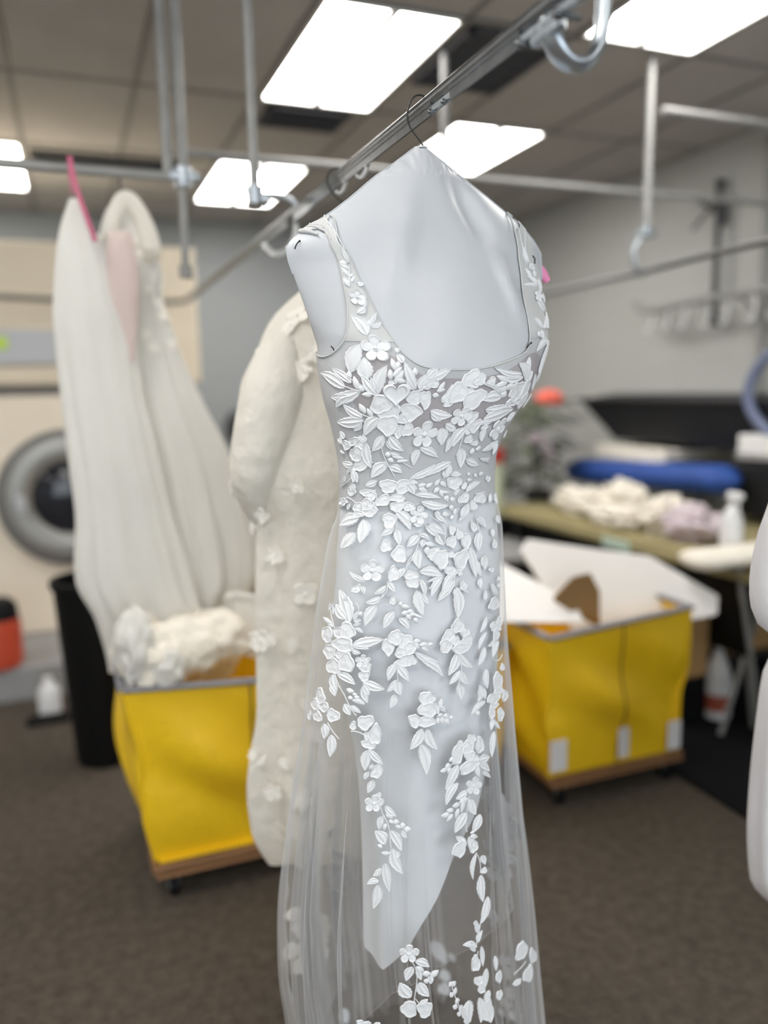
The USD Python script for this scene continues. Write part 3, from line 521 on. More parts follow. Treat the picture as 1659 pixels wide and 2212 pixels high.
obj('bottle_body', lathe([(0, 0), (.05, 0), (.055, .01), (.055, .12), (.035, .155), (.02, .16), (0, .16)], n=24), m_bottle, wb, smooth=40)
obj('cap', lathe([(0, .16), (.022, .16), (.022, .19), (0, .19)], n=16), m_bottle, wb)
fp = thing('floor_tool', 'dark flat foot pedal lying on the carpet in front of the small white bottle', 'pedal', (-.21, 4.10, 0))
obj('pedal', box(.20, .08, .03, (0, 0, .017), .008), m_black, fp); obj('cord', tube(spline([(.1, 0, .012), (.16, .05, .01), (.18, .2, .008), (.10, .36, .008)], 20), .006, 8), m_black, fp)
obj('red_grip', box(.05, .04, .02, (.12, .1, .012), .006), m_red, fp)
bk = thing('cardboard_box', 'brown box at the back, glimpsed between the left gowns and the ivory gown', 'box', (1.12, 5.6, 0), 0, 'brown cardboard boxes')
obj('box_body', bx2(-.16, .20, -.2, .2, .46, .80, .006), m_kraft2, bk); obj('box_flap', box(.30, .20, .006, (.02, -.25, .83), .002, (20, 0, 0)), m_kraft2, bk)
obj('stand', bx2(-.2, .24, -.22, .22, 0, .46, .006), m_grey, bk)
pl_ = thing('fan', 'dark pedestal shape against the back wall beside the ivory gown', 'fan', (1.33, 6.6, 0))
obj('base', lathe([(0, 0), (.18, 0), (.18, .02), (.03, .05), (.03, 1.16), (0, 1.16)], n=24), m_dark, pl_, smooth=40); obj('cage', T(lathe([(0, -.05), (.16, -.045), (.17, 0), (.16, .045), (0, .05)], n=28), (0, 0, 1.30), (90, 0, 0)), m_dark, pl_, smooth=40)

# ---------------------------------------------------------------- work table and what is on it
tab = thing('work_table', 'long work table with an olive padded top along the right wall', 'table')
obj('table_top', bx2(2.62, 3.72, 2.2, 4.7, .755, .80, .008), m_olive, tab)
obj('table_pad', bx2(2.66, 3.70, 2.25, 4.66, .80, .822, .01), m_olive, tab)
for x in (2.72, 3.62):
    for y in (2.35, 3.4, 4.55): obj('leg', bx2(x-.025, x+.025, y-.025, y+.025, 0, .755), m_dark, tab)
obj('shelf', bx2(2.72, 3.62, 2.97, 4.55, .20, .225), m_dark, tab); obj('shade_panel', bx2(2.74, 2.76, 2.6, 4.5, .38, .755), m_black, tab)  # black panel stands in for the shade under the table
obj('tape', bx2(2.612, 2.622, 3.28, 3.50, .745, .80, .002), m_mint, tab)
gt = thing('side_table', 'small grey table at the far end of the work table', 'table', (2.75, 4.98, 0))
obj('top', bx2(-.35, .45, -.24, .3, .70, .735), m_grey, gt); obj('cabinet', bx2(-.3, .42, -.2, .28, 0, .70), m_dark, gt)
def heap(label, parts, mat):
    t = thing('fabric_heap', label, 'fabric', group='fabrics on the work table'); 
    for c, r, s in parts: obj('fold', blob(c, r, s, .6, 6, 4), mat, t, smooth=True)
heap('long cream cloth heap at the far end of the olive work table', [((2.90, 4.05, .90), (.12, .28, .085), 41), ((2.95, 3.75, .93), (.11, .17, .11), 42)], m_cream2)
heap('cream cloth heap in the middle of the olive work table', [((2.83, 3.62, .88), (.12, .20, .07), 43), ((2.88, 3.34, .91), (.12, .16, .10), 44)], m_cream2)
heap('lilac and cream cloth heap beside the spray bottle on the work table', [((2.86, 3.10, .90), (.12, .15, .095), 45)], m_lilac)
heap('lilac cloth lying between the cream heaps on the work table', [((2.97, 3.95, .86), (.08, .22, .05), 46)], m_lilac)
sp = thing('spray_bottle', 'white spray bottle standing at the near end of the work table', 'bottle', (2.77, 2.76, .822))
obj('bottle_body', lathe([(0, 0), (.045, 0), (.05, .01), (.05, .16), (.03, .21), (.016, .225), (.016, .25), (0, .25)], n=24), m_bottle, sp, smooth=40)
obj('trigger_head', cat_([box(.035, .06, .04, (0, -.005, .27), .006), box(.016, .03, .025, (0, -.045, .275), .004), box(.010, .012, .06, (0, -.035, .235), .003)]), m_bottle, sp)
bp = thing('pressing_board', 'long royal blue padded pressing board lying behind the work table', 'pressing board')
bpm = tube(spline([(3.35, 4.86, 1.005), (3.35, 4.4, 1.02), (3.35, 3.8, 1.05), (3.35, 3.30, 1.075)], 40), np.r_[.03, .075, .105, np.full(34, .12), .10, .06, .02], 20, flat=.72)
obj('padded_cover', bpm, m_blue, bp, smooth=True)
for y in (3.6, 4.5): obj('leg', rod((3.35, y, 0.82), (3.35, y, .97), .02), m_dark, bp)
hd = thing('exhaust_hood', 'black slanted hood mounted on the right wall', 'hood')
hp = np.array([(3.80, 4.98, 1.54), (3.80, 3.1, 1.54), (3.80, 3.25, 1.22), (3.80, 4.60, 1.22), (3.35, 4.78, 1.50), (3.35, 3.1, 1.50), (3.45, 3.3, 1.235), (3.45, 4.50, 1.235)])
obj('hood_shell', trimesh.convex.convex_hull(hp), m_hood, hd)
obj('hood_lip', cat_([rod((3.34, 4.80, 1.505), (3.34, 3.1, 1.505), .012)]), m_dark, hd)
ct = thing('white_tray', 'white tray under the black hood on the right wall', 'tray')
obj('tray_body', bx2(3.35, 3.80, 3.9, 4.55, 1.13, 1.20, .01), m_cream2, ct); obj('tray_lip', bx2(3.34, 3.36, 3.88, 4.57, 1.12, 1.21, .004), m_cream2, ct)
ct2 = thing('wall_box', 'pale box under the hood at the right edge of the picture', 'box')
obj('box_body', bx2(3.30, 3.80, 2.6, 3.28, 1.22, 1.33, .01), m_pad, ct2); obj('box_lip', bx2(3.29, 3.31, 2.6, 3.28, 1.20, 1.235, .004), m_grey, ct2)
ap = thing('steam_press', 'dark pressing machine on the wall behind the blue board', 'press')
obj('press_body', bx2(3.48, 3.80, 2.7, 3.5, .86, 1.16, .02), m_hood, ap); obj('press_arm', rod((3.6, 3.3, 1.1), (3.7, 3.3, 1.22), .03), m_dark, ap)
hs = thing('hose', 'blue grey hose looping up at the right edge', 'hose')
obj('hose_tube', tube(spline([(3.30, 2.75, 1.80), (3.30, 3.02, 1.77), (3.30, 3.18, 1.66), (3.30, 3.22, 1.52), (3.32, 3.14, 1.38), (3.36, 3.0, 1.28)], 40), .028, 12), m_hose, hs, smooth=60)
# plant and bottles on the side table
fl_ = thing('flower_arrangement', 'grey green plant with a coral red flower at the back right', 'potted plant', (2.98, 4.72, .735))
obj('pot', lathe([(0, 0), (.07, 0), (.10, .16), (.09, .16), (.065, .02), (0, .02)], n=24), m_dark, fl_, smooth=40)
pr = np.random.default_rng(5)
for k in range(120):
    a, r_, z_ = pr.uniform(0, 2*PI), pr.uniform(.02, .22), pr.uniform(.15, .78); c = np.array([math.cos(a)*r_, math.sin(a)*r_, z_])
    d = np.array([math.cos(a), math.sin(a), pr.uniform(-.4, .6)])*pr.uniform(.10, .19)
    t_ = np.linspace(0, 1, 7)[:, None]; s_ = np.linspace(-1, 1, 5)[None]; sd = np.cross(d, [0, 0, 1]); sd /= np.linalg.norm(sd)
    G = c+t_[..., None]*d+(s_*np.sin(PI*np.clip(t_, .03, .98))*.038)[..., None]*sd+np.array([0, 0, -.03])*(t_**2)[..., None]+np.array([0, 0, .006])*(np.abs(s_)+0*t_)[..., None]
    obj('leaf', gridmesh(G), m_leaf, fl_, smooth=True)
for k in range(6): obj('stem', tube(spline([(0, 0, .1), (pr.uniform(-.05, .05), pr.uniform(-.05, .05), .4), (pr.uniform(-.16, .16), pr.uniform(-.16, .16), .75)], 12), .005, 6), m_leaf, fl_)
for k in range(12):
    a = k*2.4; r_ = .022+.004*k
    obj('coral_petal', T(trimesh.creation.icosphere(2, 1.0), (0, 0, 0)).apply_transform(np.diag([.042, .03, .046, 1])).apply_translation((.07+math.cos(a)*r_, -.02+math.sin(a)*r_, .80-.002*k)), m_coral, fl_, smooth=True)
for k in range(3): obj('pale_flower', blob((-.08+.05*k, -.10, .52-.06*k), (.05, .05, .045), 60+k, .3, 5), m_lilac, fl_, smooth=True)
jr = thing('jar', 'pale green bottle with a red cap beside the plant at the back', 'bottle', (2.62, 4.72, .735))
obj('jar_body', lathe([(0, 0), (.075, 0), (.08, .01), (.08, .33), (.06, .37), (0, .37)], n=28), m_palegreen, jr, smooth=40)
obj('cap', lathe([(0, .37), (.082, .37), (.082, .45), (.075, .46), (0, .46)], n=28), m_red, jr, smooth=40)
sb = thing('added_shade_tub', 'added dark tub standing for the shade under the far end of the work table', 'tub', (2.50, 4.35, 0))  # added tub, stands in for the dark void under the table end
obj('tub', bx2(-.25, .2, -.3, .3, 0, .56, .02), m_hood, sb); obj('lid', bx2(-.27, .22, -.32, .32, .56, .60, .01), m_grey, sb)
# ironing stand in front of the table
ib = thing('ironing_board', 'cream padded ironing stand with thin metal legs at the right', 'ironing board')
bm = trimesh.creation.capsule(.34, .07, count=[16, 16]); bm.apply_transform(trimesh.transformations.rotation_matrix(PI/2, [0, 1, 0])); bm.apply_scale([1, 1.6, .62]); bm.apply_translation((2.62-.17+.17, 2.6, .86))
obj('padded_top', bm, m_cream2, ib, smooth=True)
for a, b in (((2.62, 2.56, .82), (2.83, 2.58, .0)), ((2.72, 2.66, .82), (2.86, 2.66, 0)), ((2.86, 2.60, .82), (2.66, 2.66, 0))): obj('leg', rod(a, b, .012), m_steel2, ib)
for x, y, w, l, h, lab in ((2.635, 2.83, .20, .28, .34, 'brown cardboard box on a low black block, just behind the right yellow cart'), (3.22, 3.05, .34, .34, .40, 'brown cardboard box under the table behind the ironing stand legs')):
    b = thing('cardboard_box', lab, 'box', (x, y+.14, .226), 0, 'brown cardboard boxes')
    obj('box_body', bx2(-w/2, w/2, -l/2, l/2, 0, h, .005), m_kraft2, b); obj('box_flap', box(w*.98, l*.4, .006, (0, -l*.52, h+.01), .002, (25, 0, 0)), m_kraft2, b)
    if x < 2.7: obj('stand', bx2(-w/2, w/2, -l/2, l/2, -.211, -.001, .004), m_black, b)  # black block put where it is dark beneath the box
    obj('tape', bx2(-.025, .025, -l/2-.002, l/2+.002, h-.001, h+.002, .0005), m_kraft, b)
db = thing('detergent_bottle', 'white bottle with a red label on the dark mat under the table', 'bottle', (2.80, 2.83, .014))
obj('bottle_body', lathe([(0, 0), (.060, 0), (.064, .012), (.064, .19), (.052, .25), (.026, .31), (.021, .33), (0, .33)], n=28), m_bottle, db, smooth=40)
obj('cap', lathe([(0, .33), (.024, .33), (.024, .365), (0, .365)], n=18), m_bottle, db); obj('label', lathe([(.0645, .04), (.0658, .04), (.0658, .12), (.0645, .12), (.0645, .04)], n=28), m_blabel, db, smooth=40)
# services on the right wall
def wallpipe(name, label, P, r, mat=None):
    t = thing(name, label, 'pipe', group=None); obj('pipe', tube(P, r, 10), mat or m_steel2, t, smooth=60)
    for q in (P[0], P[-1]): obj('coupling', T(trimesh.creation.icosphere(2, r*1.5), q), mat or m_steel2, t, smooth=60)
    return t
wallpipe('conduit', 'tall grey conduit on the right wall, nearer the right edge', [(3.78, 3.62, .9), (3.78, 3.62, 2.95)], .022)
wallpipe('conduit', 'dark conduit on the right wall beside the wall bracket', [(3.74, 3.95, 1.98), (3.74, 3.95, 2.62), (3.77, 3.98, 2.80)], .02, m_dark)
sh = thing('wall_rack', 'grey wall rack with small hanging hooks on the right wall', 'rack')
obj('rack_bar', tube(spline([(3.62, 4.55, 2.15), (3.60, 4.45, 2.09), (3.60, 4.2, 2.085), (3.60, 3.3, 2.10), (3.60, 2.9, 2.10)], 40), .022, 10), m_steel2, sh, smooth=60)
for y in (3.3, 3.62, 3.95, 4.3): obj('bracket', cat_([rod((3.60, y, 2.09), (3.80, y, 2.13), .012), rod((3.62, y, 2.09), (3.80, y, 1.95), .009)]), m_steel2, sh)
for y in (3.2, 3.35, 3.5, 3.7, 3.85, 4.05, 4.2, 4.35): obj('hook', tube(spline([(3.60, y, 2.08), (3.60, y, 2.0), (3.57, y, 1.94), (3.54, y, 1.97)], 12), .008, 6), m_pad, sh)
obj('red_tag', box(.02, .05, .07, (3.57, 3.28, 2.0), .004), m_coral, sh)
wv = thing('wall_valve', 'small dark fittings on the right wall above the rack', 'valve')
obj('valve_body', cat_([box(.05, .05, .14, (3.77, 3.95, 2.62), .01), rod((3.76, 3.95, 2.6), (3.70, 4.08, 2.72), .012)]), m_dark, wv); obj('valve_handle', rod((3.70, 3.93, 2.68), (3.70, 4.12, 2.55), .010), m_dark, wv)

STRAP_L = [(-1.568, 1.918), (-0.995, 1.9048), (-0.823, 1.8808), (-0.771, 1.8448), (-0.799, 1.7968), (-0.835, 1.7608), (-0.891, 1.7272), (-0.979, 1.6984), (-1.027, 1.6888), (-0.555, 1.6852), (-0.575, 1.6936), (-0.619, 1.726), (-0.643, 1.768), (-0.667, 1.8124), (-0.683, 1.8568), (-0.795, 1.8928), (-1.216, 1.9312)]
STRAP_R = [(1.56, 1.9432), (0.863, 1.9072), (0.775, 1.8796), (0.747, 1.8328), (0.703, 1.7764), (0.695, 1.7308), (0.687, 1.6948), (1.211, 1.6984), (1.304, 1.7368), (1.388, 1.7716), (1.24, 1.804), (1.119, 1.84), (1.055, 1.876), (1.568, 1.9132), (1.568, 1.9204)]
NECK = [(-0.555, 1.6852), (-0.531, 1.6732), (-0.455, 1.654), (-0.378, 1.6432), (-0.238, 1.636), (-0.098, 1.6336), (0.042, 1.6336), (0.206, 1.6372), (0.378, 1.6468), (0.531, 1.6576), (0.651, 1.672), (0.687, 1.6948), (1.211, 1.6984)]
ARM_L = [(-1.027, 1.6888), (-1.079, 1.6804), (-1.228, 1.666), (-1.356, 1.6624), (-1.516, 1.666)]
BODICE = [*ARM_L, (-1.571, 1.666), (-1.571, 1.372), (1.571, 1.372), (1.571, 1.668), (1.40, 1.674), *NECK[::-1]]
STRAP_LF = [(-1.571, 1.9035), (-1.256, 1.9024), *STRAP_L[1:], (-1.571, 1.917)]
STRAP_RF = [STRAP_R[0], *STRAP_R[1:7], (1.211, 1.6984), (1.15, 1.735), (1.085, 1.7668), *STRAP_R[10:13], (1.10, 1.90), (1.312, 1.916), (1.571, 1.922), (1.571, 1.9384)]
def smooth_poly(P, fixed_corner=60):
    return P
def patch(P, S, off, back=False, sp=.028, sz=.007):
    pg = sg.Polygon([(p*.2, z) for p, z in P]).buffer(0)
    b = []
    for ring in [pg.exterior]:
        n = int(ring.length/.006)
        b += [ring.interpolate(i/n, normalized=True).coords[0] for i in range(n)]
    x0, z0, x1, z1 = pg.bounds
    gx, gz = np.meshgrid(np.arange(x0, x1, sp*.2), np.arange(z0, z1, sz), indexing='ij')
    import shapely
    ins = shapely.contains_xy(pg.buffer(-.0022), gx.ravel(), gz.ravel())
    pts = np.vstack([np.array(b), np.stack([gx.ravel()[ins], gz.ravel()[ins]], 1)])
    pts += 0
    tri = Delaunay(pts).simplices
    cc = pts[tri].mean(1); tri = tri[shapely.contains_xy(pg.buffer(1e-5), cc[:, 0], cc[:, 1])]
    a = pts[tri]; cr = np.cross(a[:, 1]-a[:, 0], a[:, 2]-a[:, 0]); tri = tri[np.abs(cr) > 1e-9]; cr = cr[np.abs(cr) > 1e-9]
    tri = np.where((cr > 0)[:, None], tri, tri[:, ::-1])
    phi = pts[:, 0]/.2
    if back: phi, tri = PI-phi, tri[:, ::-1]
    return trimesh.Trimesh(S(phi, pts[:, 1], off), tri, process=False)
def edge(P, S, off, r, back=False, n=6):
    q = spline([(p*.2, z) for p, z in P], n*len(P)); phi = q[:, 0]/.2
    if back: phi = PI-phi
    return tube(S(phi, q[:, 1], off), r, 6)

# ---- the paper bust form inside the dress
form = thing('bust_form', 'white paper bust form with a peaked top filling the lace wedding dress', 'dress form')
ph = np.linspace(-PI, PI, 161); zz = np.r_[np.linspace(1.30, 1.90, 70), np.linspace(1.905, 2.0556, 60)]
PH, ZZ = np.meshgrid(ph, zz, indexing='xy')
Pf = torso(PH, ZZ, 0.0)
uu = Pf[..., 0]-DX
def seg_d(u, z, a, b):
    a, b = np.array(a), np.array(b); d = b-a; t = np.clip(((u-a[0])*d[0]+(z-a[1])*d[1])/(d@d), 0, 1)
    return np.hypot(u-a[0]-t*d[0], z-a[1]-t*d[1]), t
front = np.cos(PH) > 0
d1, t1 = seg_d(uu, ZZ, (.045, 2.02), (.120, 1.86)); d2, t2 = seg_d(uu, ZZ, (.125, 1.86), (.185, 1.70)); d3, t3 = seg_d(uu, ZZ, (-.03, 2.03), (-.12, 1.72))
push = -.020*np.exp(-(d1/.026)**2)*np.sin(PI*np.clip(t1, .05, .95)) + .013*np.exp(-(d2/.016)**2)*np.sin(PI*np.clip(t2*.9+.1, 0, .95)) + .009*np.exp(-(d3/.03)**2)*np.sin(PI*t3)
Pf[..., 1] -= np.where(front, push*np.clip(np.cos(PH)*2, 0, 1), 0)
jag = np.zeros_like(ZZ); top = ZZ > 2.0
Pf[..., 2] += np.where(top, .004*(meshkit.noise(np.stack([uu*160, 0*uu, ZZ*40], -1), 3)-.5), 0)
obj('paper_shell', gridmesh(Pf, False), m_form, form, smooth=60)
edge_P = np.stack([torso(-PI/2, zz[60:], .001), torso(PI/2, zz[60:], .001)])
obj('seam', cat_([tube(edge_P[0][::3], .0012, 6), tube(edge_P[1][::3], .0012, 6)]), m_form, form)
top_c = torso(0., 2.0556)
obj('torn_peak', trimesh.convex.convex_hull(np.vstack([torso(ph, 2.0556), torso(ph, 2.0556)*[1, 1, 0]+[0, 0, 2.0585]])), m_form, form)

# ---- safety pins on the form
def pin(loc, ang, label, L=.017):
    t = thing('safety_pin', label, 'safety pin', loc, 0, 'pins on the bust form')
    c, s = math.cos(ang), math.sin(ang)
    P = [(0, 0, 0), (c*L*.5-.002*s, -.004, s*L*.5+.002*c), (c*L, 0, s*L)]
    obj('pin_arm', tube(spline(P, 10), .0011, 6), m_wire, t)
    obj('pin_head', T(trimesh.creation.icosphere(1, .002), (c*L, -.001, s*L)), m_wire, t)
def on(phi, z, off=.003): return torso(phi, z, off)
pin(on(-1.22, 1.868), 1.0, 'small dark safety pin at the left shoulder end of the paper form')
pin(on(1.02, 1.865), -1.1, 'small dark safety pin at the right shoulder near the pink hanger tip')
pin(on(-1.22, 1.681), -1.3, 'thin dark safety pin at the left underarm above the lace')
pin(on(.655, 1.676, .004), .8, 'dark safety pin in the right corner of the neckline', .012)

# ---- pink hanger
hg = thing('clothes_hanger', 'pink plastic hanger with its tip poking out of the right shoulder', 'hanger')
def arm(s):
    P = spline([(DX, DY+.01, 2.02), (DX+s*.10, DY+.01, 1.965), (DX+s*.20, DY+.008, 1.885), (DX+s*(.268 if s > 0 else .215), DY+.018, 1.848 if s > 0 else 1.872), (DX+.298 if s > 0 else DX-.225, DY+.016, 1.820 if s > 0 else 1.866)], 30)
    return P
obj('arm', tube(arm(-1), np.linspace(.011, .009, 30), 10, upv=(0, 1, 0), flat=.8), m_pink, hg)
obj('arm', tube(arm(1), np.r_[np.full(22, .011), np.linspace(.0125, .0135, 6), .011, .007], 14, upv=(0, 1, 0), flat=.8), m_pink, hg)
hk = [(DX, DY+.01, 2.02), (DX, DY+.01, 2.075), (DX-.022, DY+.008, 2.10), (DX-.024, DY+.004, 2.13), (DX-.008, DY, 2.152), (DX+.015, DY-.003, 2.146), (DX+.024, DY-.005, 2.12)]
obj('hook', tube(spline(hk, 40), np.r_[np.full(18, .0012), np.full(22, .0017)], 8), m_wire, hg)
plate_tip = T(box(.03, .002, .04, (0, 0, 0), .001), (DX+.268, DY+.022, 1.836))
obj('card_tab', plate_tip, m_form, hg, label='white paper tab under the pink tip')

# ---- the dress
dress = thing('wedding_dress', 'sleeveless white wedding dress with raised floral lace over tulle, hanging in front', 'dress')
obj('bodice', patch(BODICE, torso, .005), m_net, dress, smooth=True)
cup = [(-.98, 1.655), (-.70, 1.668), (-.53, 1.652), (-.38, 1.628), (-.1, 1.618), (.2, 1.62), (.5, 1.64), (.72, 1.665), (.95, 1.66), (1.15, 1.62), (1.05, 1.57), (.7, 1.535), (.2, 1.52), (-.3, 1.515), (-.75, 1.53), (-1.0, 1.575), (-1.08, 1.62)]
obj('cup_panel', patch(list(map(tuple, spline([(a*.2, b) for a, b in cup+cup[:1]], 80)[:-1]*[5, 1])), torso, .0056), m_cup, dress, smooth=True, label='nude net panel across the bust')
obj('bodice_back', patch(BODICE, torso, .005, True), m_net, dress, smooth=True)
for SP in (STRAP_LF, STRAP_RF):
    obj('strap', patch(SP, torso, .0065, sp=.02, sz=.005), m_strap, dress, smooth=True)
    obj('strap_back', patch(SP, torso, .0065, True, sp=.02, sz=.005), m_strap, dress, smooth=True)
neck_line = [*STRAP_L[9:][::-1], *NECK[1:-2], *STRAP_R[:7][::-1]]
neck_line = [STRAP_L[16], *STRAP_L[9:16][::-1], *NECK[1:11], *STRAP_R[1:7][::-1], STRAP_R[0]]
obj('neckline_trim', edge(neck_line, torso, .006, .0016), m_strap, dress, smooth=True)
obj('armhole_trim', edge([*STRAP_L[:8], *ARM_L[1:]], torso, .006, .0018), m_strap, dress, smooth=True)
# the strap folds over the shoulder: a soft turned cuff
cz = np.array([[-1.571, 1.9035], [-1.40, 1.9028], [-1.256, 1.902], [-1.1, 1.8975], [-.97, 1.8905]])
obj('strap_cuff', tube(torso(cz[:, 0], cz[:, 1], .007), [.003, .0045, .005, .004, .002], 8), m_strap, dress, smooth=True)
obj('strap_pleat', tube(torso(np.array([-1.45, -1.15, -.93, -.80]), np.array([1.912, 1.9085, 1.897, 1.878]), .007), [.0015, .003, .003, .001], 8), m_strap, dress, smooth=True)
# satin lining with a slanted hem
def hem_lining(phi): return np.interp((phi+PI) % (2*PI)-PI, [-PI, -2.2, -1.57, -1, -.5, 0, .5, 1.1, 1.57, 2.2, PI], [.60, .46, .40, .39, .45, .58, .69, .80, .86, .80, .60])
ph2 = np.linspace(-PI, PI, 161); tt = np.linspace(0, 1, 90)
hz = hem_lining(ph2)[None]*tt[:, None]+1.40*(1-tt[:, None])
PL = torso(np.broadcast_to(ph2, hz.shape), hz, .0015)
PL += np.stack([.004*np.sin(ph2*9+hz*3)*np.clip((1.2-hz)/.8, 0, 1), -.004*np.cos(ph2*7+hz*2)*np.clip((1.2-hz)/.8, 0, 1), 0*hz], -1)
obj('skirt_lining', gridmesh(PL[::-1], False), m_lining, dress, smooth=True)
# layers of tulle
def tulle_layer(scale, hem, seed, npl, depth, ztop=1.386, off=.006):
    r = np.random.default_rng(seed); ph3 = np.linspace(-PI, PI, 521); t = np.linspace(0, 1, 110)
    hemz = hem(ph3); Z = hemz[None]*t[:, None] + ztop*(1-t[:, None]); P3 = np.broadcast_to(ph3, Z.shape)
    S = skirt(P3, Z, off); ctr = np.stack([DX+_s[0](np.clip(Z, -.4, 1.38)), np.full_like(Z, DY), Z], -1)
    d = S-ctr; d[..., 2] = 0; L = np.linalg.norm(d, axis=-1, keepdims=True); nrm = d/L
    g = np.zeros_like(Z)
    for k in range(npl):
        c, w, s0 = r.uniform(-PI, PI), r.uniform(.010, .040), r.uniform(.70, 1.20)
        drift = r.uniform(-.12, .12)
        dd = (P3-c-drift*(1.2-Z)+PI) % (2*PI)-PI
        g += np.exp(-(dd/w)**2)*np.clip((s0-Z)/.5, 0, 1)*r.uniform(.5, 1)
    g = np.clip(g, 0, 1.1)
    S = ctr + d*scale - nrm*(depth*g[..., None]); S[..., 2] = Z
    return S
S1 = tulle_layer(1.0, lambda p: np.full_like(p, .012), 11, 28, .045)
obj('tulle_skirt', gridmesh(S1[::-1]), m_tulle, dress, smooth=True)
S2 = tulle_layer(.86, lambda p: .36+.16*np.sin(p*1.0+.3)+.05*np.cos(2*p+1), 12, 22, .030, 1.30, -.004)
obj('inner_tulle', gridmesh(S2[::-1]), m_tulle, dress, smooth=True)
for S, hz_, r_ in ((S2, None, .0012),):
    obj('inner_hem', tube(S[-1][::4], r_, 6), m_tulle, dress, smooth=True)
# ---- raised lace

